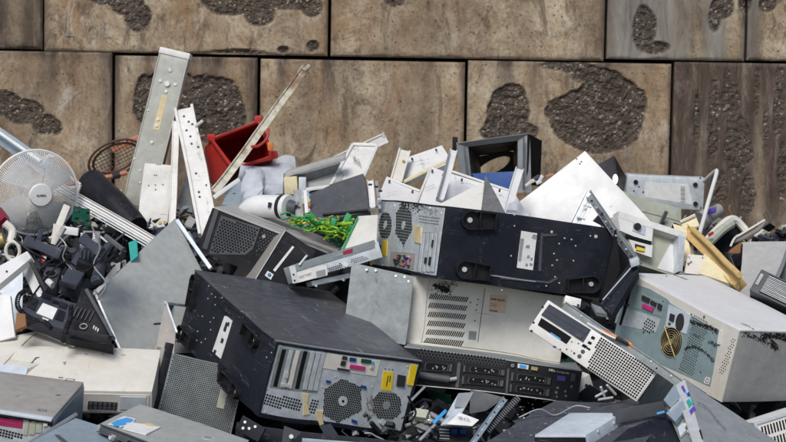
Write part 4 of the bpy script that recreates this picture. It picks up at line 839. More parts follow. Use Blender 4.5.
pt(r, 'slot', 'dark_void', f, p4(460, 125, 552, 152, 548, 164, 462, 140), .004); pt(r, 'drive_front', 'white_dirty', f, p4(470, 140, 556, 165, 552, 210, 490, 188), .002, -.03); pt(r, 'slot', 'ink', f, p4(492, 160, 528, 170, 526, 184, 492, 176), .004); pt(r, 'yellow_connector', 'yellow_label', f, p4(496, 172, 524, 180, 522, 190, 494, 184), .008)
mb = MB().sheet([f.P(*f.uv(*p), -.028) for p in p4(590, 240, 650, 258, 650, 155, 640, 150)], .002, 2, 2, 0); part('inner_sheet', mb, 'white_paint', r)
# inner white step
B = Bx('drive_feet'); r = B.root('disk_drive', 'flat silver drive case with four black rubber feet and barcode label, standing against the wall', 'drive'); part('case', B.body(bev=.004), 'zinc', r); f = B.f('F'); q4 = crop(540, 110, 3.685)
for q in ((350, 265), (571, 276), (570, 346)): mb = MB(); f.disc(mb, f.uv(*q4(*q)[0]), .0085, .006, seg=12); part('rubber_foot', mb, 'black_plastic', r, True)
mb = MB(); f.pp(mb, q4(385, 265, 512, 272, 545, 275, 560, 350, 380, 320), .0008); part('scuffed_label', mb, 'paper', r)
mb = MB(); f.pp(mb, q4(513, 277, 536, 278, 533, 343, 511, 340), .0016); o = part('barcode_label', mb, 'white_paint', r); m2 = MB()
for k in range(11): y = 282 + k * 5.4; f.pp(m2, q4(516, y, 532, y + .5, 532, y + 2.5 + (k % 3), 516, y + 2 + (k % 3)), .0022)
part('print', m2, 'mid_grey', o); screws(r, f, q4(362, 283, 343, 298, 378, 302, 590, 252, 590, 362), .0032, .001, 'screw_hole', 'ink')
B = Bx('olive_box'); r = B.root('plastic_case', 'olive grey plastic case with a long seam, in front of the silver drive', 'case'); part('body', B.body(bev=.003), 'olive', r); f = B.f('F'); pt(r, 'seam', 'ink', f, q4(355, 360, 517, 407, 517, 409, 355, 362), .0008)
B = Bx('white_panel_big'); r = B.root('side_panel', 'large square white steel side panel standing on one corner, tallest of the white panels', 'panel'); part('sheet', B.body(bev=.0035), 'white_paint', r); f = B.f('F'); r4 = crop(520, 140, 6.046)
screws(r, f, r4(338, 116, 359, 147, 368, 134), .003, .0008, 'screw_hole', 'dark_grey'); stain(r, f, r4(125, 350, 185, 310), .004, n=9, mat='zinc', name='scuff'); stain(r, f, r4(540, 410, 555, 400), .002, n=5, mat='dark_grey', name='scuff')
r = slab4('black_card', 'small black cardboard square with pale oval spot, behind the big white panel', 'card', 'ink', [(600, 190, 7.3), (619, 188, 7.3), (613.5, 155, 7.34), (594, 166, 7.34)], .01); fk = mkfr((600, 190, 7.29), (619, 188, 7.29), (594, 166, 7.33)); mb = MB(); fk.pp(mb, [(520 + x / 6.046, 140 + y / 6.046) for x, y in ell(573, 237, 16, 30)], .006); part('oval_spot', mb, 'screw', r)
mb = MB().sheet([at(619, 187, 7.29), at(624, 190, 7.42), at(626, 177, 7.44), at(613.5, 155, 7.33)], .004, 2, 2, 0); part('side_face', mb, 'black_plastic', r)
r = slab4('wall_panel', 'pale grey green sheet standing at the right edge behind the ribbed vent', 'panel', 'grey_and_shade', [(735, 300, 6.25), (768, 292, 6.2), (790, 242, 6.5), (743, 244, 6.5)], .02, .001)
r = slab4('dark_sheet', 'dark green grey panel at the right edge behind the ribbed vent frame', 'panel', 'dark_grey', [(762, 300, 6.32), (830, 290, 6.4), (830, 235, 6.5), (792, 238, 6.5)], .02, .001)
r = slab4('curved_flap', 'grey brown bent plastic flap with pale upper edge, in front of the wall at right', 'flap', 'grey_brown', [(732, 246, 6.6), (756, 236, 6.6), (768, 222, 6.64), (737, 237, 6.64)], .006, .003, curl=.01); mb = MB().tube(spline([at(731, 249, 6.58), at(735, 240, 6.6), (at(740, 236, 6.62)), at(766, 219.7, 6.64)]), .004, 6); part('pale_edge', mb, 'cream', r, True)
# yellowed parts
r, f = bar('plastic_profile', 'long amber yellow grooved plastic profile leaning behind the right tower', 'plastic profile', 'yellowed', (684, 229, 6.55), (736, 283, 6.1), 11, .03, lip=.008)
mb = MB().tube([at(691, 229, 6.5), at(738, 276, 6.06)], .009, 8); part('rounded_edge', mb, 'yellowed', r, True)
r = slab4('cream_plate', 'cream yellow triangular plate below the amber profile', 'plate', 'yellow_cream', [(698, 274, 6.2), (738, 288, 6.1), (736, 284, 6.12), (702, 254, 6.3)], .01)
r = slab4('cream_block', 'pale yellow plastic block on top of the open frame, left end of the amber profile', 'plastic block', 'yellow_cream', [(682, 262, 6.42), (690, 262, 6.4), (686, 228, 6.55), (672, 224, 6.55)], .03)
r = slab4('small_box', 'small beige box with worn black corners beside the amber profile', 'box', 'cream', [(683, 273, 6.22), (702, 275, 6.22), (704, 256, 6.28), (686, 254, 6.28)], .05, .001); fk = mkfr((683, 273, 6.218), (702, 275, 6.218), (686, 254, 6.278)); stain(r, fk, n4(180, 150, 200, 130), .005, .003, n=8, seed=3); stain(r, fk, n4(265, 110, 290, 96), .005, .003, n=8, seed=4); stain(r, fk, n4(185, 100, 190, 115), .003, .003, n=5, seed=5)
r = slab4('yellow_tray', 'narrow pale yellow tray tilted behind the open frame', 'tray', 'yellow_cream', [(684, 232, 6.7), (699, 225, 6.7), (695, 214, 6.76), (680, 221, 6.76)], .008); mb = MB().tube([at(680, 222, 6.74), at(695, 214.5, 6.74)], .005, 6); part('lip', mb, 'cream', r)
# monitor bezel
r = root_at('monitor_surround', 'beige curved monitor bezel around a black opening, red sticker on its left', 'monitor', [at(712, 250, 6.7), at(750, 225, 6.8)])
mb = MB(); mb.tube(spline([at(700, 252, 6.62), at(707, 241, 6.66), at(716, 231, 6.7), at(728, 220, 6.75), at(736, 219, 6.77), at(744, 226, 6.77), at(752, 236, 6.75)]), .014, 8); part('frame', mb, 'cream', r, True)
mb = MB(); mb.tube(spline([at(703, 250, 6.6), at(712, 240, 6.64), at(722, 230, 6.68), at(732, 223, 6.72)]), .016, 8); part('inner_frame', mb, 'olive', r, True)
mb = MB(); q = [at(708, 250, 6.72), at(726, 252, 6.72), at(748, 236, 6.78), at(737, 224, 6.78), at(722, 232, 6.75)]; mb.prism(q, V(0, .01, 0)); part('dark_opening', mb, 'dark_void', r); fk = mkfr((706, 238, 6.6), (713, 233, 6.6), (705, 236, 6.6)); mb = MB(); fk.pp(mb, crop(656, 180, 6.046)(308, 330, 340, 314, 346, 330, 316, 350), .003); part('red_sticker', mb, 'red_plastic', r)
# cup, white cable
mb = MB(); mb.tube([at(706, 216, 6.95), at(719, 208, 7.0)], .028, 14, .022); mb.tube([at(702, 219, 6.94), at(707, 216, 6.95)], .031, 14); r = root_at('plastic_cup', 'cream plastic cup with purple smudges lying before the wall', 'cup', mb.v); part('cup', mb, 'taupe', r, True); mb = MB().box(at(708, 214, 6.9), V(.03, 0, .01), V(0, .01, 0), V(0, 0, .02), .004); part('smudge', mb, 'purple', r)  # cream cup coloured darker, so the shade it lies in is painted
mb = MB().tube(spline([at(697, 240, 6.6), at(705, 214, 6.8), at(712, 188, 6.95), at(716.5, 171, 7.05), at(714, 171, 7.1), at(704, 181, 7.2)], 8), .0072, 8); r = root_at('white_cable', 'stiff white cable bent to a sharp hook above the silver drive', 'cable', mb.v); part('cable', mb, 'white_paint', r, True)
# power brick, bracket and hinge under the black tower
r, b2, f2 = slabpx('power_connector', 'white power connector block under the right foot of the upper tower', 'connector', 'white_dirty', (563, 303, 5.85), (579, 307, 5.85), (562, 294, 5.86), .03); mb = MB(); f2.disc(mb, f2.uv(577, 305), .004, .001, seg=8); part('hole', mb, 'ink', r)
r = slab4('steel_bracket', 'bent grey steel bracket between the upper tower and the white desktop', 'bracket', 'zinc_plain', [(595, 312, 5.72), (606, 314, 5.7), (600, 307, 5.75), (590, 303, 5.78)], .012, .001)
r, b2, f2 = slabpx('white_adapter', 'white adapter block behind the right end of the rack server', 'adapter', 'white_dirty', (579, 396, 5.92), (594, 388, 5.94), (581, 378, 5.92), .04); screws(r, f2, [(586, 385)], .005, .002, 'hole', 'ink')
mb = MB()
for k, (a, c) in enumerate((((595, 398), (606, 392)), ((598, 401), (612, 399)), ((600, 388), (604, 398)), ((606, 386), (615, 396)))): mb.tube([at(*a, 5.5), at(*c, 5.52)], .0035, 8)
r = root_at('steel_joint', 'small bright steel joint between rack server and grille computer', 'hinge', mb.v); part('joint', mb, 'screw', r, True)
# silver A frame rail
r = root_at('rack_rail', 'folded silver rack rail forming a peak above the right end of the upper tower', 'rail', [at(588, 195, 6.2), at(635, 262, 6.0), at(574, 225, 6.2)])
bar('long_rail', '', '', 'zinc_plain', (588, 193, 6.25), (637, 263, 5.93), 8, .015, lip=.004, par=r)
bar('dark_insert', '', '', 'dark_grey', (589, 197, 6.24), (633, 259, 5.93), 4, .004, par=r)
bar('short_rail', '', '', 'zinc', (590, 193, 6.24), (572, 232, 6.2), 9, .02, lip=.005, par=r)
for a, c in (((584, 205), (592, 208)), ((578, 217), (586, 220))): bar('cross_bar', '', '', 'screw', (a[0], a[1], 6.2), (c[0], c[1], 6.2), 1.6, .01, par=r)
mb = MB().box(at(631, 268, 5.90), V(.025, 0, .01), V(0, .03, 0), V(-.005, 0, .022), .002); part('end_cap', mb, 'zinc', r)
fk = mkfr((588, 194, 6.22), (637, 262, 5.90), (584, 200, 6.22)); rd = random.Random(2)
for k in range(9): t = (k + .5) / 9; screws(r, fk, [(590 + 44 * t, 198 + 62 * t)], .003, .004, 'rivet', 'screw' if k % 2 else 'ink')
mb = MB().prism([at(594, 222, 6.15), at(608, 229, 6.1), at(603, 212, 6.15)], V(0, .03, 0)); part('black_insert', mb, 'black_plastic', r)
# ================================================================== bottom left computers
B = Bx('beige_switch'); W, Dp, H = B.D; r = B.root('network_switch', 'wide cream network switch with a row of black ports, flat under the mesh fronted tower', 'switch'); part('case', B.body(bev=.004), 'cream', r); f = B.f('F'); w4 = crop(0, 320, 3.625); y4 = crop(0, 369, 6.046)
pt(r, 'front_panel', 'beige', f, [(70, 392), (149, 395), (148, 412), (70, 409)], .002)
pt(r, 'port_block', 'ink', f, y4(530, 186, 708, 196, 704, 240, 526, 230), .004)
for k in range(6): x = 534 + k * 29; pt(r, 'port', 'dark_grey', f, y4(x + 3, 192 + k, x + 22, 193 + k, x + 20, 208 + k, x + 2, 207 + k), .006)
for k in range(6): x = 534 + k * 29; pt(r, 'port', 'dark_grey', f, y4(x + 2, 214 + k, x + 21, 215 + k, x + 20, 230 + k, x + 1, 229 + k), .006)
pt(r, 'label_panel', 'light_blue_metal', f, y4(724, 160, 880, 166, 880, 240, 722, 236), .004)
fu = B.f('U')
for q in ((440, 262, 490, 266), (515, 266, 525, 268), (620, 266, 632, 268), (735, 270, 755, 272), (380, 318, 398, 314), (386, 320, 390, 330)): stain(r, fu, crop(0, 310, 6.046)(*q), .003, n=7, seed=q[0], mat='dark_grey', name='scrape')
stain(r, fu, crop(0, 310, 6.046)(196, 318, 210, 300, 225, 285, 242, 280), .0035, n=14, seed=3, name='gap_mark')
r = slab4('lid', 'cream plastic cover with raised ridge lying on the left end of the network switch', 'cover', 'cream', [(-25, 372, 5.72), (22, 370, 5.73), (77, 347, 5.94), (38, 330.5, 5.99)], .012, .001); mb = MB().sheet([at(-25, 372, 5.715), (at(0, 366, 5.75)), at(38, 330.5, 5.985), at(-25, 343, 5.95)], .012, 6, 6, .001); part('side_slope', mb, 'cream', r)
bar('ridge', '', '', 'cream', (38, 331, 5.975), (76, 347, 5.925), 1.6, .006, par=r)
r = slab4('clear_strip', 'pale blue translucent strip lying where cream cover meets the taupe desktop', 'strip', 'light_blue_metal', [(-5, 372, 5.66), (25, 376, 5.64), (28, 366, 5.68), (-5, 361, 5.7)], .004, .001)
B = Bx('taupe_desktop'); W, Dp, H = B.D; r = B.root('desktop_computer', 'taupe desktop computer with magenta label and square mesh, bottom left corner', 'computer'); part('case', B.body(bev=.006), 'taupe', r); f = B.f('F')
x4 = crop(0, 400, 10.52)
mb = MB(); f.poly(mb, [(0, 0), (W - .002, 0), (W - .002, H - .012), (0, H - .012)], -.001, .002); part('rear_panel', mb, 'zinc', r)
mb = MB(); f.poly(mb, [(.0, H - .012), (W, H - .012), (W, H - .006), (0, H - .006)], -.001, .010); part('black_lip', mb, 'black_plastic', r); mb = MB(); mb.box(B.P(-.002, -.012, H - .006), B.x * (W + .003), B.y * .02, B.z * .008, .0025); part('pale_rim', mb, 'light_blue_metal', r)  # black strip under the pale rim
pt(r, 'label_back', 'dark_void', f, x4(-80, 108, 248, 170, 246, 200, -80, 160), .003); mb = MB(); f.pp(mb, x4(-80, 165, 246, 196, 238, 290, -80, 245), .0035); o = part('magenta_label', mb, 'magenta', r); m2 = MB(); f.pp(m2, x4(5, 205, 160, 235, 158, 240, 5, 211), .0042); f.pp(m2, x4(110, 183, 160, 178, 160, 182, 112, 188), .0042); part('print', m2, 'pink_plug', o)
perf(r, 'mesh_holes', f, x4(-80, 285, 238, 335, 232, 410, -80, 365), .0078, .0028, square=True, stag=False, rot=-.12, h=.0026)
for q in ((268, 190, 310, 195, 290, 360, 250, 355), (315, 195, 375, 203, 365, 350, 305, 350), (380, 203, 440, 210, 435, 330, 372, 330)): pt(r, 'slot_cover', 'olive', f, x4(*q), .005)
for q in ((312, 198, 335, 200, 333, 215, 310, 213), (386, 208, 410, 211, 408, 222, 384, 219)): pt(r, 'notch', 'ink', f, x4(*q), .0055)
pt(r, 'dark_corner', 'black_plastic', f, x4(505, 190, 545, 195, 540, 260, 500, 250), .006); pt(r, 'screw_tab', 'cream', f, x4(455, 210, 500, 214, 495, 250, 455, 255), .008)
fR = B.f('R'); mb = MB(); fR.poly(mb, [(.006, .0), (Dp - .006, .0), (Dp - .006, H - .012), (.006, H - .012)], 0, .002); part('side_plate', mb, 'blue_grey', r)
fu = B.f('U')
for q in ((395, 56, 450, 60, 440, 72, 390, 66), (225, 238, 278, 244, 275, 254, 228, 248), (352, 45, 380, 48, 378, 52, 350, 49)): mb = MB(); fu.loop(mb, [fu.uv(*p) for p in y4(*q)], .002, .0012); part('stamped_mark', mb, 'dark_grey', r)
stain(r, fu, y4(330, 157, 352, 158), .004, n=12, seed=4, name='chip'); stain(r, fu, y4(0, 55, 100, 82), .003, n=10, seed=5, mat='screw', name='scratch'); stain(r, fu, y4(95, 165, 115, 150), .003, n=8, seed=5, mat='grey_brown', name='scratch')
r = slab4('desktop_case', 'slate blue metal case with a thin seam, bottom edge between taupe desktop and papers', 'case', 'blue_grey', [(22, 444, 5.14), (112, 462, 5.05), (119, 432, 5.28), (74, 417.5, 5.36)], .05, .001); fk = mkfr((22, 444, 5.137), (112, 462, 5.047), (74, 417.5, 5.355)); mb = MB(); fk.pp(mb, y4(325, 390, 350, 392, 410, 440, 380, 440), .002, .0005); part('dark_seam', mb, 'dark_grey', r); bar('folded_edge', '', '', 'mid_grey', (18, 448, 5.12), (76, 413, 5.38), 4, .02, par=r)  # dark seam line across the case
# server lid with papers
r = slab4('rack_cover', 'grey green server lid carrying torn blue and white paper, bottom left of centre', 'server', 'panel_grey', [(96, 424, 5.30), (228, 470, 5.0), (250, 441, 5.28), (138, 405, 5.56)], .012, .001, seed=3); fk = mkfr((96, 424, 5.297), (228, 470, 4.997), (138, 405, 5.557)); z4 = crop(100, 369, 6.046)
mb = MB(); fk.pp(mb, z4(40, 335, 135, 292, 205, 310, 190, 340, 120, 352), .0030, .001); o = part('torn_paper', mb, 'paper', r); mb = MB(); fk.pp(mb, z4(55, 335, 90, 318, 130, 330, 150, 305, 195, 318, 150, 345, 90, 350), .0045, .002); part('blue_print', mb, 'sky_blue', o)
mb = MB(); fk.pp(mb, z4(150, 335, 200, 335, 362, 365, 275, 402, 130, 365), .0045, .001); o = part('torn_paper', mb, 'paper', r); mb = MB(); fk.pp(mb, z4(235, 345, 290, 345, 345, 365, 300, 362, 270, 355), .006, .003); part('brown_print', mb, 'tape', o)
mb = MB(); c = fk.uv(*z4(655, 430)[0]); fk.disc(mb, c, .016, .003, seg=18); o = part('round_badge', mb, 'screw', r); mb = MB(); fk.disc(mb, c, .012, .0036, seg=16); part('badge_centre', mb, 'mid_grey', o)
stain(r, fk, z4(220, 235, 250, 232), .004, h=.003, n=9, seed=2, name='chip'); stain(r, fk, z4(200, 265, 255, 278), .003, h=.003, n=9, seed=5, name='chip')
r2, f2 = bar('front_rail', 'black and chrome front rail with small round badge, below the torn papers', 'rail', 'dark_grey', (98, 427, 5.26), (165, 452, 5.0), 9, .02, lip=.005)
mb = MB(); c = f2.uv(113, 437); f2.disc(mb, c, .008, .012, seg=16); o = part('round_badge', mb, 'screw', r2, True); m2 = MB(); m2.text(f2, 'hp', c[0] - .005, c[1] - .003, .009, .0128, 0, .0002); part('badge_writing', m2, 'ink', o)
for q in ((130, 440, 138, 444, 134, 449, 126, 445), (142, 446, 150, 449, 146, 456, 138, 452)): pt(r2, 'slot', 'dark_void', f2, q and [(q[0], q[1]), (q[2], q[3]), (q[4], q[5]), (q[6], q[7])], .006)
# mesh fronted tower
B = Bx('mesh_tower'); W, Dp, H = B.D; r = B.root('tower_computer', 'tower with silver honeycomb mesh front and round blue badge, leaning under the front black tower', 'computer'); part('case', B.body(bev=.003), 'taupe', r); f = B.f('F')
mb = MB(); f.poly(mb, [(0, 0), (W, 0), (W, H), (0, H)], -.001, .004); part('front_frame', mb, 'zinc_plain', r); mq = [(.004, .006), (W - .004, .006), (W - .004, H - .004), (.004, H - .004)]; mb = MB(); f.holes(mb, mq, .0062, .0021, h=.0046); part('mesh_holes', mb, 'dark_void', r)
mb = MB(); mb.box(B.P(-.022, -.002, -.004), B.x * .022, B.y * .06, B.z * (H + .03), .003); part('black_edge', mb, 'black_plastic', r)
mb = MB(); mb.box(B.P(-.032, .02, -.002), B.x * .03, B.y * (Dp - .16), B.z * (H + .01), .003); part('side_cover', mb, 'taupe', r)
c = f.uv(163.5, 414); mb = MB(); f.poly(mb, [(c[0] + math.cos(t * .4488) * .0125, c[1] + math.sin(t * .4488) * .0125) for t in range(14)], .003, .0055); o = part('round_badge', mb, 'sky_blue', r); m2 = MB(); m2.text(f, 'hp', c[0] - .007, c[1] - .004, .014, .0062, 0, .0003); part('badge_writing', m2, 'white_paint', o)
pt(r, 'grey_tab', 'olive', f, crop(100, 369, 6.046)(735, 120, 775, 150, 755, 235, 710, 225), .006)
# frames between panel and mesh tower
r = slab4('open_frame', 'thin dark frame standing between the big grey sheet and the mesh fronted tower', 'frame', 'taupe', [(148, 384, 5.93), (172, 372, 5.95), (175, 330, 6.02), (164, 302, 6.10)], .006, .001); bar('pale_edge', '', '', 'zinc', (165, 301, 6.09), (176, 331, 6.01), 2.2, .01, par=r); bar('top_edge', '', '', 'zinc', (165, 302, 6.09), (188, 305, 6.2), 3, .01, par=r)
mb = MB().sheet([at(168, 345, 6.3), at(182, 345, 6.4), at(188, 305, 6.42), at(166, 304, 6.2)], .003, 3, 3, .001); part('inner_sheet', mb, 'dark_grey', r)
mb = MB().box(at(157, 348, 6.2), V(.012, 0, 0), V(0, .01, 0), V(0, 0, .02), .002); part('blue_latch', mb, 'blue_plastic', r)
mb = MB()
rd = random.Random(9); r = root_at('wire_clump', 'knot of white wires and clips above the mesh panel corner', 'wires', [at(180, 350, 6.2)])
for k in range(9): x = 176 + rd.uniform(0, 12); y = 338 + rd.uniform(0, 16); mb = MB().tube(spline([at(x, y, 6.2), at(x + rd.uniform(-5, 6), y + rd.uniform(-4, 6), 6.18), at(x + rd.uniform(-6, 8), y + rd.uniform(2, 9), 6.19)]), .003, 5); part('wire', mb, 'white_paint' if k % 3 else 'black_plastic', r, True)
# big grey panel
mb = MB().sheet([at(94.5, 293, 6.16), at(119, 353, 6.04), at(246, 353, 6.30), at(175, 218.5, 6.50)], .002, 22, 22, .004, 3, 7); r = root_at('metal_sheet', 'large smooth grey green steel sheet standing on a corner, left of the front black tower', 'metal sheet', mb.v); part('sheet', mb, 'panel_grey', r)
bar('left_flange', '', '', 'zinc', (94.5, 294, 6.13), (119, 349, 6.01), 2.6, .014, par=r); bar('right_flange', '', '', 'light_blue_metal', (176, 220, 6.49), (211, 268, 6.36), 4.0, .014, par=r)
# ================================================================== left: fan
hub = at(41.5, 195, 6.50); C0 = at(29, 195, 6.56); n = V(.42, -.88, -.05).normalized(); uu = V(0, 0, 1).cross(n) * -1; uu = n.cross(V(0, 0, 1)) * -1; uu.normalize(); vv = n.cross(uu); vv = -vv if vv.z < 0 else vv
C0 = hub - n * .075; R0 = .139
r = root_at('pedestal_fan', 'white fan head with fine wire guard and blank round hub, leaning among scrap at left', 'fan', [C0 - vv * R0, C0])
def cp(a, rad, h): return C0 + (uu * math.cos(a) + vv * math.sin(a)) * rad + n * h
prof_h = lambda q: .075 * (1 - q ** 2.4)
mb = MB()
for k in range(120):
    a = 6.2832 * k / 120; mb.tube([cp(a + .25 * (1 - q), R0 * q, prof_h(q)) for q in (.22, .4, .6, .8, .93, 1)], .0006, 3, cap=False)
for q in [.28 + .03 * k for k in range(24)]: mb.tube([cp(6.2832 * k / 40, R0 * q, prof_h(q)) for k in range(40)], .0007, 3, closed=True)
part('front_guard', mb, 'white_dirty', r); mb = MB().tube([cp(6.2832 * k / 48, R0, 0) for k in range(48)], .0042, 7, closed=True); part('rim', mb, 'white_paint', r, True)
mb = MB()
for k in range(60): a = 6.2832 * k / 60 + .02; mb.tube([cp(a, R0 * q, -.05 * (1 - q ** 3)) for q in (.15, .5, .8, 1)], .0006, 3, cap=False)
part('rear_guard', mb, 'fan_plastic', r)
mb = MB(); vs = [cp(6.2832 * k / 28, .039, .070) for k in range(28)]; v2 = [cp(6.2832 * k / 28, .035, .078) for k in range(28)]; mb.add(vs + v2 + [cp(0, 0, .080)], [(k, (k + 1) % 28, 28 + (k + 1) % 28, 28 + k) for k in range(28)] + [(28 + k, 28 + (k + 1) % 28, 56) for k in range(28)]); part('hub_cap', mb, 'white_paint', r, True)
fh = Fr(cp(0, 0, .0805), uu, vv, n); m2 = MB(); m2.text(fh, 'ALASKA', -.0155, -.003, .0085, .001, 0, .0004); part('hub_writing', m2, 'ink', r)
for k in range(4):
    a0 = k * 1.5708 + .5; mb = MB(); g = []
    for i in range(7):
        q = .2 + .7 * i / 6
        for j in range(5): a = a0 + (j / 4 - .5) * 1.15 * (1 - .25 * q) + q * .35; g.append(cp(a, R0 * q, .012 + .02 * (j / 4 - .5)))
    mb.add(g, [(i * 5 + j, i * 5 + j + 1, i * 5 + j + 6, i * 5 + j + 5) for i in range(6) for j in range(4)]); part('blade', mb, 'fan_plastic', r, True)
mb = MB(); mb.tube([cp(0, 0, -.05), cp(0, 0, .01)], .035, 16); part('motor', mb, 'mid_grey', r, True)
# long blinds bundle
r, f = bar('slat_bundle', 'bundle of long white ribbed slats running from the fan down to the grey sheet', 'slats', 'white_dirty', (44, 178, 6.72), (152, 243, 6.56), 10.5, .03)
for k in range(4): v = f.hgt * (.0 + .22 * k) - f.hgt * .0; mb = MB(); f.poly(mb, [(0, v - f.hgt * 0), (f.w, v), (f.w, v + f.hgt * .10), (0, v + f.hgt * .10)], 0, .002 + .004 * k % .005); part('slat', mb, 'zinc' if k % 2 else 'white_paint', r)
for k in range(4): v = -f.hgt * .5 + f.hgt * (.06 + .25 * k); mb = MB(); f.poly(mb, [(0, v), (f.w, v), (f.w, v + f.hgt * .07), (0, v + f.hgt * .07)], 0, .0012); part('slat_gap', mb, 'dark_grey', r)
r, f = bar('lamp_housing', 'long grey blue lamp housing behind the fan at the left edge', 'lamp', 'blue_grey', (-20, 122, 7.2), (52, 172, 7.0), 15, .03); bar('white_tube', '', '', 'white_paint', (-20, 119, 7.16), (40, 160, 6.98), 3, .012, par=r)
r, f = bar('round_stick', 'short pale beige stick poking out behind the fan', 'stick', 'cream', (30, 167, 7.1), (54, 154, 7.1), 5, .012)
r, f = bar('screwdriver_tip', 'thin rod with orange tip behind the fan', 'rod', 'orange', (54, 168, 7.0), (70, 161, 7.0), 3, .006)
mb = MB()
for p, q in (((60, 171), (79, 184)), ((79, 184), (76, 192)), ((64, 187), (79, 187))): mb.tube([at(*p, 6.8), at(*q, 6.8)], .006, 7)
r = root_at('cream_tubing', 'bent cream plastic tubing between fan and black vase', 'tubing', mb.v); part('tubing', mb, 'cream', r, True)
mb = MB().tube(spline([at(60, 186, 7.05), at(80, 181, 7.1), at(100, 178, 7.15), at(127, 172, 7.2)]), .0085, 8); r = root_at('copper_pipe', 'reddish copper pipe running behind the black vase', 'pipe', mb.v); part('pipe', mb, 'copper', r, True); part('collar', MB().tube([at(113, 175.4, 7.17), at(120, 173.8, 7.18)], .0115, 8), 'ink', r, True)
r, f = bar('pink_plank', 'worn pinkish plank behind the tall grey channel', 'plank', 'copper', (112, 150, 7.5), (140, 137, 7.5), 7, .01)
# brown wire basket ring
c_ = at(116, 158, 7.35); mb = MB(); r = root_at('wire_basket', 'round brown wire basket hanging between black vase and grey channel', 'basket', [c_ - V(0, 0, .08)])
for a0, rx, ry, dx in ((.5, .10, .058, 0), (.5, .085, .045, .01)): mb = MB().tube([c_ + V(math.cos(t) * rx * .88 - math.sin(t) * ry * .48, dx - math.sin(t) * .03, math.cos(t) * rx * .48 + math.sin(t) * ry * .88) for t in [6.2832 * k / 30 for k in range(30)]], .0045, 6, closed=True); part('ring', mb, 'brown_mesh', r, True)
mb = MB()
for k in range(15):
    t = -.95 + 1.9 * k / 14; s_ = math.sqrt(1 - t * t); mb.tube([c_ + V(t * .095 * .88 - v_ * s_ * .052 * .48, .0 + .03 * (1 - v_ * v_), t * .095 * .48 + v_ * s_ * .052 * .88) for v_ in (-1, -.5, 0, .5, 1)], .0012, 4)
for k in range(9):
    t = -.9 + 1.8 * k / 8; s_ = math.sqrt(1 - t * t); mb.tube([c_ + V(v_ * s_ * .095 * .88 - t * .052 * .48, .02, v_ * s_ * .095 * .48 + t * .052 * .88) for v_ in (-1, -.5, 0, .5, 1)], .0012, 4)
part('wire_net', mb, 'brown_mesh', r)
mb = MB().tube([at(90, 181, 6.98), at(97, 189, 6.94), at(112, 205, 6.87), at(127, 222, 6.82), at(134, 230, 6.79)], [.047, .049, .051, .050, .046], 22); r = root_at('black_vase', 'smooth black plastic vase shaped tube above the white slats', 'tube', mb.v); part('tube', mb, 'black_plastic', r, True); part('mouth_ring', MB().tube([at(89.5, 180.5, 6.985), at(91, 182.5, 6.978)], .0485, 22), 'dark_grey', r, True)
# ================================================================== left: telephones
def body(name, par, a, b_, d, th, mat, bev=.005, label=None):
    fr = mkfr(a, b_, d); bx = Bx(o=fr.o, R=Matrix((fr.u, -fr.n, fr.v)).transposed(), D=(fr.w, th, fr.hgt))
    part(name, bx.body(bev=bev), mat, par, label=label); return bx.f('F')
def rr(name, label, cat, pts, group=None): return root_at(name, label, cat, [at(*p) for p in pts], group)
TG = 'discarded office telephones'
def handset(label, A, Bp, wd, face=V(0, -1, .2), mat='slate_plastic', group=None):
    A, Bp = at(*A), at(*Bp); r = root_at('telephone_handset', label, 'telephone handset', [A, Bp]); u = (Bp - A); ln = u.length; u.normalize(); nn = (face - u * face.dot(u)).normalized(); s_ = u.cross(nn)
    N_ = 16; vs = []; seg = 12
    for i in range(N_ + 1):
        t = i / N_; e = abs(2 * t - 1); wdt = wd * (.80 + .35 * e ** 2) * (1 if 0 < i < N_ else .75); th = wd * (.42 + .18 * e ** 3) * (1 if 0 < i < N_ else .7); off = nn * (wd * .35 * (1 - e * e))
        for k in range(seg):
            a = 6.2832 * (k + .5) / seg; c, q = math.cos(a), math.sin(a); x = math.copysign(abs(c) ** .45, c) * wdt * .5; y = math.copysign(abs(q) ** .45, q) * th * .5
            vs.append(A + u * ln * t + off + s_ * x + nn * y)
    fs = [(i * seg + k, i * seg + (k + 1) % seg, (i + 1) * seg + (k + 1) % seg, (i + 1) * seg + k) for i in range(N_) for k in range(seg)] + [tuple(range(seg - 1, -1, -1)), tuple(range(N_ * seg, N_ * seg + seg))]
    part('grip', MB().add(vs, fs), mat, r, True)
    for t, nm in ((.1, 'ear_cup'), (.9, 'mouth_cup')):
        c = A + u * ln * t - nn * wd * .2; part(nm, MB().tube([c, c - nn * wd * .35], wd * .5, 14, wd * .44), mat, r, True)
        part('seam_plate', MB().box(A + u * ln * (t - .06) - s_ * wd * .2 + nn * wd * .3, u * ln * .12, s_ * wd * .4, nn * .002, .0006), 'dark_grey', r)
    return r

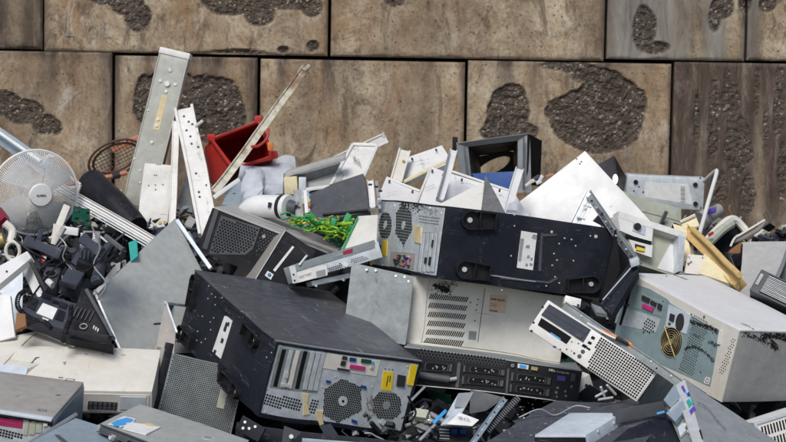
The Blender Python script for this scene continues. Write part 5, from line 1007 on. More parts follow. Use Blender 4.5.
r = rr('desk_telephone', 'dark desk telephone with large blank white label, in front of the heap at left', 'telephone', [(20, 325, 5.95), (72, 325, 5.95)], TG)
aa = crop(0, 250, 6.046); f = body('base', r, (17, 314, 5.92), (68, 330, 5.88), (28, 288, 6.02), .045, 'slate_plastic', .006)
pt(r, 'white_label', 'paper', f, aa(262, 325, 352, 360, 322, 424, 224, 385), .003); pt(r, 'keypad', 'black_plastic', f, aa(185, 285, 232, 303, 212, 370, 163, 345), .004); pt(r, 'keypad', 'black_plastic', f, aa(362, 365, 400, 380, 385, 435, 335, 420), .003)
for k in range(4):
    for j in range(2): x = 252 + k * 16 + j * 2; y = 268 + k * 5 + j * 14; pt(r, 'key', 'ink', f, aa(x, y, x + 11, y + 3, x + 9, y + 12, x - 2, y + 9), .006)
pt(r, 'display', 'dark_void', f, aa(325, 305, 362, 318, 356, 334, 318, 322), .003); pt(r, 'display', 'black_plastic', f, aa(368, 318, 412, 334, 402, 362, 358, 346), .004); pt(r, 'pale_key', 'paper', f, aa(262, 414, 300, 428, 296, 436, 258, 424), .005)
r = rr('telephone_handset', 'slate telephone body with flat lid standing upright behind the labelled telephone', 'telephone', [(62, 286, 6.1), (90, 286, 6.1)], TG); f = body('body', r, (60, 282, 6.08), (74, 288, 6.06), (78, 252, 6.22), .05, 'slate_plastic', .008)
r_ = r; part('lid', MB().sheet([at(60, 281, 6.05), at(76, 286, 6.03), at(91, 260, 6.14), at(77, 252, 6.18)], .012, 4, 4, .0005), 'slate_plastic', r); pt(r, 'silver_mark', 'screw', f, aa(436, 96, 446, 104, 432, 134, 424, 126), .004)
bar('clip_edge', '', '', 'black_plastic', (58, 283, 6.03), (76, 288, 6.01), 5, .02, par=r)
r = rr('speaker_telephone', 'small dark telephone base with round speaker, left of the upright telephone', 'telephone', [(40, 284, 6.15)], TG); f = body('base', r, (40, 283, 6.12), (56, 284, 6.12), (38, 266, 6.2), .05, 'slate_plastic', .008); c = f.uv(50, 275); mb = MB(); mb.tube([f.P(c[0] + .018 * math.cos(t), c[1] + .018 * math.sin(t), .004) for t in [6.2832 * k / 18 for k in range(18)]], .0035, 6, closed=True); part('speaker_ring', mb, 'dark_grey', r, True); mb = MB(); f.disc(mb, c, .014, .002, seg=14); part('speaker', mb, 'dark_void', r); mb = MB().tube([at(47, 284, 6.08), at(52, 286, 6.07)], .016, 10, .01); part('pale_key', mb, 'paper', r, True)
r = handset('long slate grey telephone handset pointing right below the fan rim', (25, 242, 6.24), (61, 256, 6.16), .036)
bar('cradle_hook', '', '', 'slate_plastic', (37, 246, 6.2), (42, 229, 6.26), 5, .02, par=r)
mb = MB().tube(spline([at(34, 246, 6.2), at(35, 234, 6.2), at(42, 229, 6.2), at(48, 233, 6.2), at(47, 243, 6.2)]), .0018, 5); part('cable', mb, 'ink', r, True)
r = handset('slim dark telephone handset slanting across below the grey display unit', (96, 283, 5.96), (111, 243, 6.12), .034, V(-.5, -1, .1))
bar('flat_grip', '', '', 'dark_grey', (104, 236, 6.02), (122, 250, 6.0), 5, .02, par=r); bar('arm', '', '', 'dark_grey', (114, 242, 6.03), (124, 234, 6.06), 2, .01, par=r)
r = handset('short slate handset lying over the grey display unit', (82, 239, 6.06), (101, 253, 5.98), .034)
r = rr('display_unit', 'small grey control unit with dark display and white keys, below the slats', 'control unit', [(80, 248, 6.2)]); f = body('body', r, (79, 246, 6.15), (97, 247, 6.15), (79.5, 231, 6.22), .03, 'mid_grey', .004); bb = crop(50, 210, 7.86); pt(r, 'display', 'dark_void', f, bb(275, 190, 335, 190, 330, 235, 272, 230), .002)
for k in range(3):
    for x in (240, 338): pt(r, 'key', 'white_paint', f, bb(x, 196 + k * 16, x + 16, 196 + k * 16, x + 16, 205 + k * 16, x, 205 + k * 16), .003)
r = rr('black_cradle', 'black telephone cradle with ribbed opening, below the short handset', 'telephone', [(78, 258, 6.1)], TG); f = body('body', r, (76, 262, 6.08), (95, 268, 6.08), (80, 246, 6.15), .05, 'black_plastic', .006)
for k in range(4): pt(r, 'rib', 'slate_plastic', f, [(79 + k * 4, 250 + k), (81 + k * 4, 250.5 + k), (80 + k * 4, 260 + k), (78 + k * 4, 259.5 + k)], .005)
r = rr('black_speaker', 'tall narrow black loudspeaker piece between handset and display unit', 'speaker', [(72, 258, 6.2)]); f = body('body', r, (70, 262, 6.16), (78, 262, 6.16), (66, 238, 6.25), .04, 'black_plastic', .005); mb = MB(); f.disc(mb, f.uv(72, 252), .012, .003, seg=14); part('cone', mb, 'slate_plastic', r)
r = rr('black_tray', 'glossy black ribbed plastic tray between telephones and the big grey sheet', 'tray', [(75, 345, 5.85), (100, 345, 5.85)]); part('tray', MB().sheet([at(66, 337, 5.84), at(113, 347, 5.82), at(92, 291, 5.98), at(82, 288, 6.0)], .03, 6, 6, .001), 'black_plastic', r); f = mkfr((66, 337, 5.835), (113, 347, 5.815), (84, 288, 5.99)); aa2 = crop(0, 310, 6.046)
for k in range(5): pt(r, 'rib', 'dark_grey', f, [(78 + k * 4, 308 + k), (79 + k * 4, 308 + k), (74 + k * 4, 318 + k), (73 + k * 4, 318 + k)], .004)
mb = MB(); c = f.uv(84, 327); mb.tube([f.P(c[0] + .010 * math.cos(t), c[1] + .010 * math.sin(t), .003) for t in [6.2832 * k / 16 for k in range(16)]], .002, 5, closed=True); part('moulded_ring', mb, 'mid_grey', r, True)
for k in range(3): pt(r, 'pale_key', 'screw', f, [(94 + k * 2, 326 + k * 1.5), (95.2 + k * 2, 327 + k * 1.5), (94 + k * 2, 330 + k * 1.5), (93 + k * 2, 329 + k * 1.5)], .004)
bar('rim', '', '', 'dark_grey', (86, 289, 5.96), (112, 336, 5.80), 3.5, .02, par=r); bar('lower_rim', '', '', 'black_plastic', (64, 331, 5.80), (108, 338, 5.76), 5, .03, par=r)
r, f = bar('wood_strip', 'thin brown wooden strip under the black tray', 'strip', 'brown_card', (85, 344.5, 5.86), (113, 346.5, 5.84), 2.5, .01)
# coiled cords
def coil(P, rad, turns, wr):
    P = spline([at(*p) for p in P], 30); out = []; L_ = len(P)
    for i, p in enumerate(P):
        t = (P[min(i + 1, L_ - 1)] - P[max(i - 1, 0)]).normalized(); a = t.cross(V(0, 1, .2)).normalized(); b2 = t.cross(a)
        for s in range(3): ph = 6.2832 * turns * (i + s / 3) / L_; q = p + t * 0; out.append(q + (a * math.cos(ph) + b2 * math.sin(ph)) * rad)
    return MB().tube(out, wr, 5)
for lab, P in (('coiled black telephone cord curling left of the labelled telephone', [(26, 290, 5.95), (19, 296, 5.93), (18, 306, 5.9), (25, 314, 5.88), (36, 320, 5.86)]), ('coiled black telephone cord hanging in front of the black tray', [(72, 306, 5.85), (71, 318, 5.83), (67, 328, 5.8), (63, 341, 5.78)]), ('coiled black cord bunched below the labelled telephone', [(28, 324, 5.85), (36, 320, 5.84), (46, 322, 5.84), (52, 328, 5.82)])):
    mb = coil(P, .006, 22, .0019); r = root_at('telephone_cord', lab, 'telephone cord', mb.v, 'coiled telephone cords'); part('cord', mb, 'black_plastic', r, True)
# white drawer box left edge
r = rr('metal_box', 'pale green white metal drawer lying on its side at the left edge', 'drawer', [(0, 335, 5.95), (38, 330, 5.95)])
part('front_rail', MB().sheet([at(-12, 294, 5.98), at(31, 259, 6.0), at(27, 252.5, 6.02), at(-12, 273, 6.04)], .02, 3, 3, .0005), 'white_paint', r)
part('inner_wall', MB().sheet([at(0, 334, 6.12), at(22, 330, 6.12), at(22, 268, 6.2), at(-10, 292, 6.2)], .004, 4, 4, .001), 'light_blue_metal', r)
part('side_wall', MB().sheet([at(36, 300, 5.98), at(43, 294, 6.0), at(29, 264, 6.05), at(22, 272, 6.1)], .004, 4, 4, .001), 'white_paint', r)
part('outer_panel', MB().sheet([at(-20, 345, 5.94), at(16, 336, 5.92), at(10, 296, 6.0), at(-20, 288, 6.02)], .01, 4, 4, .001), 'white_paint', r); mb = MB(); fk = mkfr((-12, 294, 5.975), (31, 259, 5.995), (-12, 273, 6.035)); fk.disc(mb, fk.uv(6.5, 272.5), .003, .002, seg=8); part('screw_hole', mb, 'ink', r)
r, f = bar('black_strut', 'black plastic strut along the right side of the pale drawer', 'strut', 'black_plastic', (30, 262, 5.95), (46, 291, 5.92), 4, .02)
mb = MB().sheet([at(16, 330, 5.82), at(28, 326, 5.82), at(26, 314, 5.86), at(17, 312, 5.86)], .012, 4, 4, .006, 9); r = root_at('rusty_scrap', 'rust brown crumpled scrap at the foot of the labelled telephone', 'scrap', mb.v); part('scrap', mb, 'brown_card', r)
# small bits
r, f = bar('white_wedge', 'small white plastic wedge right of the fan rim', 'wedge', 'white_paint', (61, 231, 6.25), (78, 233, 6.25), 8, .02)
r, f = bar('grimy_spray_nozzle', 'dirty cream plastic arm hanging below the fan hub', 'plastic arm', 'cream', (68, 206, 6.35), (54, 240, 6.25), 7, .03); part('knuckle', MB().tube([at(60, 228, 6.2), at(53, 246, 6.18)], .022, 9, .008), 'cream', r, True)
mb = MB().sheet([at(72, 222, 6.46), at(90, 228, 6.46), at(90, 210, 6.52), at(74, 206, 6.52)], .003, 4, 4, .002); r = root_at('circuit_board', 'dark green circuit board half hidden under the white slats', 'circuit board', mb.v); part('board', mb, 'dark_green', r); rd = random.Random(4)
for k in range(8): mb = MB().box(at(74 + rd.uniform(0, 16), 212 + rd.uniform(0, 14), 6.43), V(rd.uniform(.005, .014), 0, 0), V(0, .01, 0), V(0, 0, .006), .001); part('chip', mb, rd.choice(['ink', 'dark_grey', 'dark_void']), r)
mb = MB().sheet([at(130, 262, 6.3), at(137, 256, 6.3), at(136, 240, 6.35), at(128, 243, 6.35)], .004, 2, 2, 0); r = root_at('green_card', 'small vivid green plastic card at the right end of the slats', 'card', mb.v); part('card', mb, 'teal', r)
for k, (lab, q, mt) in enumerate((('narrow white plastic sliver against the upper left edge of the grey sheet', ((95, 290), (112, 268), (118, 270), (97, 293)), 'white_paint'), ('small white paper tab above the sliver beside the grey sheet', ((112, 274), (119, 270), (120, 262), (115, 264)), 'paper'))):
    mb = MB().sheet([at(*p, 6.1) for p in q], .003, 2, 2, 0); r = root_at('white_sliver', lab, 'scrap', mb.v); part('sliver', mb, mt, r)
r, f = bar('white_pen', 'short bright white rod above the black handset', 'rod', 'white_paint', (100, 237, 6.1), (107, 243, 6.1), 1.8, .004)
r = rr('red_plug', 'tiny red and white plug right of the pale drawer', 'plug', [(43, 262, 6.1)]); f = body('body', r, (41, 264, 6.1), (44, 264, 6.1), (40, 257, 6.1), .02, 'red_plastic', .002); part('pin_block', MB().box(at(43, 262, 6.07), V(.008, 0, 0), V(0, .01, 0), V(0, 0, .012), .001), 'white_paint', r)
mb = MB().tube([at(12 + 7 * math.cos(t), 252 + 9 * math.sin(t), 6.25) for t in [6.2832 * k / 20 for k in range(20)]], .006, 7, closed=True); r = root_at('cream_ring', 'cream plastic ring at the left edge under the fan', 'ring', mb.v); part('ring', mb, 'cream', r, True)
mb = MB().tube(spline([at(4, 224, 6.3), at(12, 232, 6.3), at(10, 244, 6.28)]), .013, 9); r = root_at('cream_elbow', 'thick cream plastic elbow above the cream ring', 'pipe elbow', mb.v); part('elbow', mb, 'cream', r, True)
mb = MB().tube([at(-4, 243, 6.3), at(4, 240, 6.3)], .022, 12); r = root_at('gold_cap', 'shiny gold round lid cut by the left edge', 'lid', mb.v); part('lid', mb, 'brass', r, True)
mb = MB().tube([at(-6, 222, 6.4), at(4, 214, 6.4)], .03, 9); r = root_at('dark_red_tub', 'dark red tub cut by the left edge beside the fan', 'tub', mb.v); part('tub', mb, 'dark_red', r, True)
for k, (lab, P, mt, w_) in enumerate((('thin black cable looping over the upright slate telephone', [(30, 300), (48, 276), (66, 262), (84, 272), (98, 262), (108, 250)], 'black_plastic', .003), ('grey cable hanging from the slats down to the black tray', [(92, 226), (100, 248), (94, 266), (106, 284), (98, 300)], 'mid_grey', .0025),
    ('thin dark cable curling beneath the fan guard', [(14, 240), (30, 252), (46, 262), (38, 274), (52, 292)], 'ink', .003), ('dusty grey cable between fan rim and control unit', [(58, 236), (66, 246), (63, 258), (72, 270)], 'mid_grey', .0018), ('dark cable trailing down beside the front black tower', [(408, 396), (416, 412), (412, 424), (426, 432), (440, 436)], 'black_plastic', .003), ('thin grey cable lying on the black case under the rack server', [(520, 418), (540, 410), (556, 416), (575, 407), (590, 409)], 'mid_grey', .002))):
    mb = MB().tube(spline([at(x, y, (5.96 if x < 120 else 5.45) + .02 * math.sin(x)) for x, y in P], 7), w_, 6); r = root_at('cable', lab, 'cable', mb.v); part('wire', mb, mt, r, True)
# ================================================================== beneath the front tower and rack server
r, f = bar('black_base_case', 'long black case edge with triangular bracket beneath the front black tower', 'case', 'black_paint', (236, 432, 5.5), (420, 452, 5.4), 16, .2); cc = crop(230, 369, 6.046)
part('bracket', MB().prism([at(*p, 5.36) for p in cc(330, 350, 432, 385, 370, 450, 315, 450)], V(0, .006, 0)), 'dark_grey', r); part('bolt', MB().tube([at(291.5, 437, 5.35), at(291.5, 437, 5.33)], .006, 9), 'screw', r, True)
r, f = bar('zinc_rail', 'thin blue grey rail at the bottom edge under the front tower', 'rail', 'blue_grey', (302, 441, 5.3), (420, 450, 5.25), 5, .02)
r, f = bar('bracket_plate', 'small perforated bracket plate left of the black base case', 'bracket', 'black_paint', (240, 424, 5.45), (262, 436, 5.42), 16, .01); screws(r, f, [(246, 424), (250, 430), (256, 428), (244, 430)], .004, .003)
# riser sled
r = rr('drive_sled', 'silver and blue drive sled hanging below the rack server', 'drive sled', [(438, 437, 5.5), (474, 437, 5.5)]); dd = crop(350, 369, 6.046)
f = body('front', r, (438, 441, 5.48), (474, 443, 5.48), (437, 426, 5.52), .2, 'black_plastic', .002)
for q in ((618, 370, 655, 375, 650, 400, 614, 395), (672, 372, 710, 377, 706, 402, 668, 397)): pt(r, 'blue_latch', 'blue_plastic', f, dd(*q), .006)
for k in range(4): pt(r, 'slot', 'mid_grey', f, [(440, 429.5 + 3 * k), (450, 430 + 3 * k), (450, 431 + 3 * k), (440, 430.5 + 3 * k)], .003)
part('riser_plate', MB().sheet([at(441, 425, 5.46), at(457, 423, 5.46), at(474, 393, 5.56), at(459, 394, 5.58)], .004, 3, 6, .0005), 'zinc', r); part('dark_riser_end', MB().sheet([at(455, 406, 5.51), at(466, 408, 5.51), at(474, 393, 5.555), at(459, 394, 5.57)], .003, 3, 3, 0), 'mid_grey', r)
bar('blue_handle', '', '', 'sky_blue', (434, 423, 5.44), (447, 410, 5.48), 3.5, .006, par=r); part('paper_label', MB().sheet([at(447, 424, 5.44), at(473, 426, 5.44), at(480, 420, 5.46), at(460, 413, 5.48)], .002, 5, 5, .004, 9), 'paper', r); fk = mkfr((447, 424, 5.435), (473, 426, 5.435), (460, 413, 5.475)); stain(r, fk, [(458, 418), (470, 421)], .006, h=.004, n=10, seed=3, mat='mid_grey', name='smudge')
r, f = bar('perforated_rail', 'long pale blue perforated rail slanting up to the rack server', 'rail', 'blue_grey', (472, 444, 5.35), (506, 399, 5.5), 6, .01, lip=.003)
for k in range(8): t = (k + .5) / 8; mb = MB(); f.disc(mb, (f.w * t, 0), .003, .0008, seg=8); part('hole', mb, 'ink' if k % 2 else 'screw', r)
r, f = bar('louvred_strip', 'narrow grey strip with cross ribs right of the pale blue rail', 'strip', 'black_plastic', (488, 432, 5.42), (519, 398, 5.52), 8, .006)
for k in range(20): t = (k + .5) / 20; mb = MB(); f.poly(mb, [(f.w * t, -f.hgt * .35), (f.w * t + .0016, -f.hgt * .35), (f.w * t + .0016, f.hgt * .35), (f.w * t, f.hgt * .35)], 0, .003); part('rib', mb, 'mid_grey', r)
r, f = bar('steel_arm', 'dark steel arm slanting down from the rack server beside the front tower', 'arm', 'mid_grey', (411, 401, 5.5), (426, 386, 5.56), 2.6, .01)
r, f = bar('steel_arm', 'thin dark steel arm crossing under the drive sled', 'arm', 'mid_grey', (420, 440, 5.4), (436, 424, 5.44), 3, .01)
r = slab4('dark_plate', 'dark metal plate seen under the middle of the rack server', 'metal plate', 'dark_grey', [(470, 415, 5.72), (486, 412, 5.7), (505, 398, 5.72), (470, 390, 5.75)], .004, .001)
for p in (): pass
r, f = bar('cross_bracket', 'tiny bright cross shaped bracket left of the drive sled', 'bracket', 'screw', (428, 420, 5.45), (433, 421, 5.45), 1.5, .004); bar('upright', '', '', 'screw', (430.5, 424, 5.45), (430, 415, 5.45), 1.5, .004, par=r)
# ================================================================== things along the wall
B = Bx('duct_tall'); r = B.root('metal_channel', 'tall dull grey metal channel standing against the wall with white top cap and rivets', 'metal channel'); part('channel', B.body(bev=.003), 'duct_metal', r); f = B.f('F'); s4 = crop(120, 40, 4.13)
mb = MB(); mb.box(B.P(-.002, -.004, B.D[2] - .018), B.x * (B.D[0] + .004), B.y * .06, B.z * .022, .002); part('end_cap', mb, 'white_dirty', r)
mb = MB(); f.pp(mb, s4(172, 228, 195, 232, 162, 372, 136, 366), .0008); part('adhesive_residue', mb, 'tape', r)
screws(r, f, s4(206, 126, 207, 128, 166, 170, 228, 186, 158, 326, 152, 352, 133, 420, 190, 214), .006, .004, 'rivet'); mb = MB(); f.disc(mb, f.uv(*s4(195, 183)[0]), .010, .008, seg=10); part('bolt', mb, 'screw', r, True)
mb = MB(); f.poly(mb, [(0, 0), (.004, 0), (.004, f.hgt), (0, f.hgt)], 0, .003); f.poly(mb, [(f.w - .004, 0), (f.w, 0), (f.w, f.hgt), (f.w - .004, f.hgt)], 0, .003); part('folded_edges', mb, 'duct_metal', r)
screws(r, f, [(121 + .5, 190), (135, 158), (148, 110), (141, 170), (141, 182)], .004, .003, 'rivet')
B = Bx('white_panel_left'); r = B.root('drilled_sheet', 'flat white painted panel with drill holes leaning in front of the tall grey channel', 'panel'); part('sheet', B.body(bev=.002), 'white_dirty', r); f = B.f('F'); t4 = crop(120, 140, 6.046)
screws(r, f, t4(218, 272, 220, 300, 178, 275, 262, 270, 224, 214, 212, 212), .0026, .0008, 'screw_hole', 'dark_grey'); pts_(r, 'label_slot', 'mid_grey', f, [t4(222, 144, 252, 146, 252, 152, 222, 150)], .0008)
screws(r, f, [(151, 229), (160, 222), (165, 222)], .006, .004, 'bolt', 'brass')
r, f = bar('white_strip', 'narrow white strip standing between the white panel and the long diagonal panel', 'strip', 'white_dirty', (171, 240, 6.95), (176, 121, 7.3), 7, .02, lip=.004)
r, f = bar('white_trough', 'long white painted trough with bolts and scraped inner face, crossing left of the red bin', 'trough', 'white_dirty', (209, 236, 6.85), (184, 109, 7.35), 21, .01, lip=.014); screws(r, f, crop(120, 40, 4.13)(265, 318, 285, 340, 300, 350, 275, 375, 290, 400) + crop(120, 140, 6.046)(455, 205, 430, 25, 470, 45, 520, 275, 475, 320, 480, 350), .004, .004, 'bolt', 'dark_grey')
mb = MB().tube([at(195, 127, 7.2), at(203, 121, 7.2)], .006, 8); part('bent_tab', mb, 'screw', r, True)
stain(r, f, crop(120, 140, 6.046)(440, 200, 475, 220), .004, h=.0012, n=8, mat='dark_grey', name='scrape'); stain(r, f, [(196, 140), (200, 160)], .006, h=.0012, n=10, mat='grey_brown', name='scrape'); stain(r, f, [(206, 196), (210, 220)], .005, h=.0012, n=8, mat='grey_brown', name='scrape')
r = slab4('steel_cross_tray', 'grey metal tray end seen between white panel and white trough', 'tray', 'zinc_plain', [(176, 208, 7.2), (192, 212, 7.2), (188, 178, 7.3), (186, 176, 7.3)], .01)
# red bin
a, b_, c, d = at(212, 139, 7.35), at(232.5, 167, 7.2), at(273, 156, 7.2), at(259, 121, 7.35)          # mouth
A_, B_, C_, D_ = at(206, 152, 7.72), at(216, 186, 7.6), at(262, 182, 7.6), at(262, 134, 7.72)           # base, deeper in the heap
r = root_at('plastic_bin', 'bright red plastic bin tipped on its side before the wall', 'bin', [a, b_, c, d, A_, B_])
def wallq(p, q, s, t, nrm_c, th=.006):
    mb = MB(); n = (q - p).cross(t - p).normalized()
    if n.dot(nrm_c - p) > 0: n = -n
    return mb.box(p, q - p, t - p, n * th, 0) if False else mb.prism([p, q, s, t], n * th)
ctr = (a + b_ + c + d + A_ + B_ + C_ + D_) / 8
mb = MB()
for p, q, P_, Q_ in ((a, b_, A_, B_), (b_, c, B_, C_), (c, d, C_, D_), (d, a, D_, A_)):
    n = (q - p).cross(P_ - p).normalized(); n = -n if n.dot(ctr - p) > 0 else n; mb.prism([p, q, Q_], n * .005); mb.prism([p, Q_, P_], n * .005)
mb.prism([A_, B_, C_, D_], V(0, .006, 0)); part('tub', mb, 'red_plastic', r)
mb = MB(); mb.tube([a + V(0, -.01, 0), b_ + V(0, -.01, 0), c + V(0, -.01, 0), d + V(0, -.01, 0)], .010, 8, closed=True); part('rim', mb, 'red_plastic', r, True)
for p in (a, c, d): mb = MB().box(p + V(-.014, -.022, -.008), V(.03, 0, .004), V(0, .03, 0), V(-.003, 0, .026), .006); part('corner_lug', mb, 'red_plastic', r)
mb = MB().prism([at(205, 147, 7.36), at(212, 139, 7.34), at(232, 166, 7.2), at(214, 186, 7.3), at(210, 182, 7.35)], V(0, .008, 0)); part('outer_wall', mb, 'red_plastic', r)
mb = MB().tube(spline([at(268, 128, 7.1), at(266, 138, 7.08), at(258, 145, 7.08), at(251, 146, 7.1)]), .005, 6); part('handle_strap', mb, 'red_plastic', r, True); mb = MB().box(at(267, 150, 7.15), V(.02, 0, 0), V(0, .01, 0), V(0, 0, .03), .004); part('orange_catch', mb, 'orange', r)
# flaking strip
r, f = bar('metal_strip', 'long flaking painted metal strip with rust leaning across the red bin', 'metal strip', 'rust_paint', (214, 192, 6.95), (305, 69, 7.5), 8.5, .006, lip=.006); part('loose', MB().tube([at(304, 72, 7.48), at(309, 67, 7.5)], .008, 8), 'rust_paint', r, True)
# clear plastic sheet + white pail
mb = MB().sheet([at(232, 196, 7.0), at(300, 190, 7.1), at(292, 163, 7.35), at(240, 167, 7.2)], .003, 18, 18, .03, 9, 5); r = root_at('plastic_sheet', 'crumpled grey translucent plastic under the red bin', 'plastic sheet', mb.v); part('sheet', mb, 'clear_plastic', r, True)
mb = MB().sheet([at(262, 178, 7.25), at(300, 172, 7.3), at(292, 162, 7.4), at(262, 160, 7.36)], .003, 10, 10, .02, 11, 8); part('sheet_fold', mb, 'clear_plastic', r, True)
P0, P1 = at(252, 202, 6.9), at(254, 169, 7.0); mb = MB(); vs = []; sg = 9; rj = random.Random(5)
for k, (t, q) in enumerate(((0, .034), (.12, .043), (.4, .045), (.7, .041), (.85, .034), (1, .028), (1.0, .02))):
    for a in range(sg): th = 6.2832 * a / sg; rad = q * rj.uniform(.82, 1.15); vs.append(P0.lerp(P1, t) + V(math.cos(th) * rad, math.sin(th) * rad, rj.uniform(-.004, .004)))
mb.add(vs, [(k * sg + a, k * sg + (a + 1) % sg, (k + 1) * sg + (a + 1) % sg, (k + 1) * sg + a) for k in range(6) for a in range(sg)] + [tuple(range(6 * sg, 7 * sg))])
r = root_at('plastic_jug', 'crumpled whitish translucent plastic jug with a thin wire loop, right of the long white trough', 'jug', mb.v); part('jug', mb, 'clear_plastic', r, True); mb = MB().tube(spline([at(262, 172, 6.9), at(266, 184, 6.85), at(258, 196, 6.85), at(246, 201, 6.85)]), .0016, 6); part('wire_loop', mb, 'mid_grey', r, True)
r, f = bar('white_tube', 'thin white plastic tube pointing up right from below the white trough', 'tube', 'white_paint', (214, 199, 6.8), (240, 180, 6.85), 4.5, .01)
r = slab4('grey_tub', 'blue grey plastic tub behind the white tube', 'tub', 'blue_grey', [(222, 206, 6.95), (244, 207, 6.95), (242, 180, 7.05), (228, 184, 7.05)], .04)
# white appliance with black ring
P = [at(240, 216, 6.75), at(252, 208, 6.72), at(268, 207, 6.7), at(282, 207, 6.68)]
r = root_at('white_appliance', 'rounded white appliance body with black ring and small black switch, above the mesh case', 'appliance', P)
mb = MB().tube(spline(P, 5), [.018 + .003 * k if k < 7 else .039 for k in range(16)], 20); part('body', mb, 'white_paint', r, True)
mb = MB().tube([at(282, 207, 6.68), at(286, 207.3, 6.67)], .0405, 20, .0405); part('black_ring', mb, 'black_plastic', r, True); mb = MB().tube([at(286.5, 207.4, 6.67), at(290, 207.6, 6.66)], .042, 20, .040); part('white_rim', mb, 'white_paint', r, True); mb = MB().tube([at(290, 207.6, 6.66), at(297, 208, 6.65)], .026, 12, .018); part('motor', mb, 'dark_grey', r, True); mb = MB().tube([at(291, 207.6, 6.66), at(299, 203, 6.64)], .006, 8); part('shaft', mb, 'mid_grey', r, True)
fk = mkfr((268, 208, 6.655), (273, 208, 6.655), (268, 203, 6.655)); mb = MB(); fk.pp(mb, [(268.5, 202.5), (272, 203), (271.5, 208), (268, 207.5)], .006, -.004); part('switch', mb, 'ink', r)
# grey cabinet
B = Bx('grey_cabinet'); W, Dp, H = B.D; r = B.root('metal_cabinet', 'open grey metal drawer box with cream end and thick pale top rail', 'cabinet'); part('shell', B.body(bev=.002, i=(.002, .002, .012, 0, .002, .002)), 'zinc_plain', r); f = B.f('F')
mb = MB(); mb.box(at(284, 178, 6.97), at(345, 161, 6.93) - at(284, 178, 6.97), V(0, .06, .004), V(0, .0, .018), .003); part('top_rail', mb, 'grey_and_shade', r); r_ = r
mb = MB().box(at(284, 196, 6.95), V(.045, .01, .004), V(0, .05, 0), V(-.004, 0, .062), .004); part('end_post', mb, 'yellow_cream', r); mb = MB().box(at(298, 199, 6.94), V(.025, .0, .0), V(0, .04, 0), V(.0, 0, .072), .003); part('inner_post', mb, 'zinc', r)
stain(r, f, [(303, 182), (338, 172)], .006, h=.002, n=18, name='torn_edge'); mb = MB().sheet([at(300, 205, 6.9), at(342, 196, 6.9), at(342, 172, 7.0), at(302, 183, 7.0)], .003, 5, 5, .002); part('inner_panel', mb, 'panel_grey', r)
# white scraped trough and bar behind it
r, f = bar('painted_bar', 'dirty white bar with broken tip, behind the scraped white tray', 'bar', 'white_dirty', (300, 178, 7.25), (385, 138, 7.25), 11, .03, lip=.004); part('broken_tip', MB().tube([at(383, 139, 7.2), at(382, 133, 7.2)], .006, 7), 'screw', r, True)
mb = MB().sheet([at(330, 186, 6.95), at(363, 178, 6.95), at(377, 145, 7.2), at(352, 144, 7.2)], .004, 8, 8, .002); r = root_at('scraped_tray', 'white tray with scraped and chipped paint, upright above the dark folding lid', 'tray', mb.v); part('tray', mb, 'white_dirty', r)
fk = mkfr((330, 186, 6.94), (363, 178, 6.94), (352, 144, 7.19))
for p, q in (((330, 186, 6.93), (352, 144, 7.18)), ((363, 178, 6.93), (377, 145, 7.18)), ((352, 144.5, 7.18), (377, 145.5, 7.18))): bar('raised_edge', '', '', 'white_dirty', p, q, 3, .014, par=r)
stain(r, fk, [(352, 158), (362, 168)], .010, h=.003, n=16, mat='grey_brown', name='chipped_paint', seed=3); stain(r, fk, [(350, 148), (374, 150)], .009, h=.003, n=14, mat='mid_grey', name='chipped_paint', seed=4)
# dark lid in white frame
r = slab4('folding_cover', 'dark grey folding lid with worn matte patch', 'lid', 'dark_grey', [(312, 223, 6.55), (369, 211, 6.5), (363, 173, 6.7), (309, 192, 6.7)], .02, .002); fk = mkfr((312, 223, 6.545), (369, 211, 6.495), (309, 192, 6.69)); pt(r, 'step_edge', 'ink', fk, crop(280, 190, 6.046)(258, 150, 530, 118, 532, 128, 262, 158), .006)
r = root_at('wired_frame', 'thin white plastic frame with coloured wires along its left side, around the dark lid', 'frame', [at(306, 215, 6.6), at(340, 188, 6.7)])
for p, q, wd in (((306, 190, 6.68), (335, 186, 6.7), 3.5), ((305, 190, 6.66), (308, 222, 6.55), 3.5)): bar('frame_bar', '', '', 'white_paint', p, q, wd, .02, par=r)
for k, (y, mt) in enumerate(((194, 'sky_blue'), (199, 'yellow_label'), (203, 'orange'), (209, 'white_paint'), (214, 'yellow_label'))): mb = MB().box(at(308.5, y + 3, 6.6), V(.006, 0, 0), V(0, .01, 0), V(0, 0, .009), .001); part('wire_plug', mb, mt, r)
r, f = bar('grey_post', 'upright grey metal post right of the white appliance', 'post', 'mid_grey', (301, 222, 6.62), (297, 190, 6.7), 7.5, .012, lip=.003)
r, f = bar('white_bracket', 'white slotted bracket right of the dark folding lid', 'bracket', 'white_paint', (372, 207, 6.5), (369, 180, 6.6), 6, .02, lip=.004); bar('clip', '', '', 'mid_grey', (379, 208, 6.45), (375, 180, 6.55), 3, .02, par=r)
pts2 = [(367, 186), (373, 188), (377, 192), (376, 200)]
for p in pts2: mb = MB().box(at(p[0], p[1], 6.45), V(.012, 0, 0), V(0, .01, 0), V(0, 0, .006), .001); part('slot', mb, 'ink' if p[0] % 2 else 'screw', r)
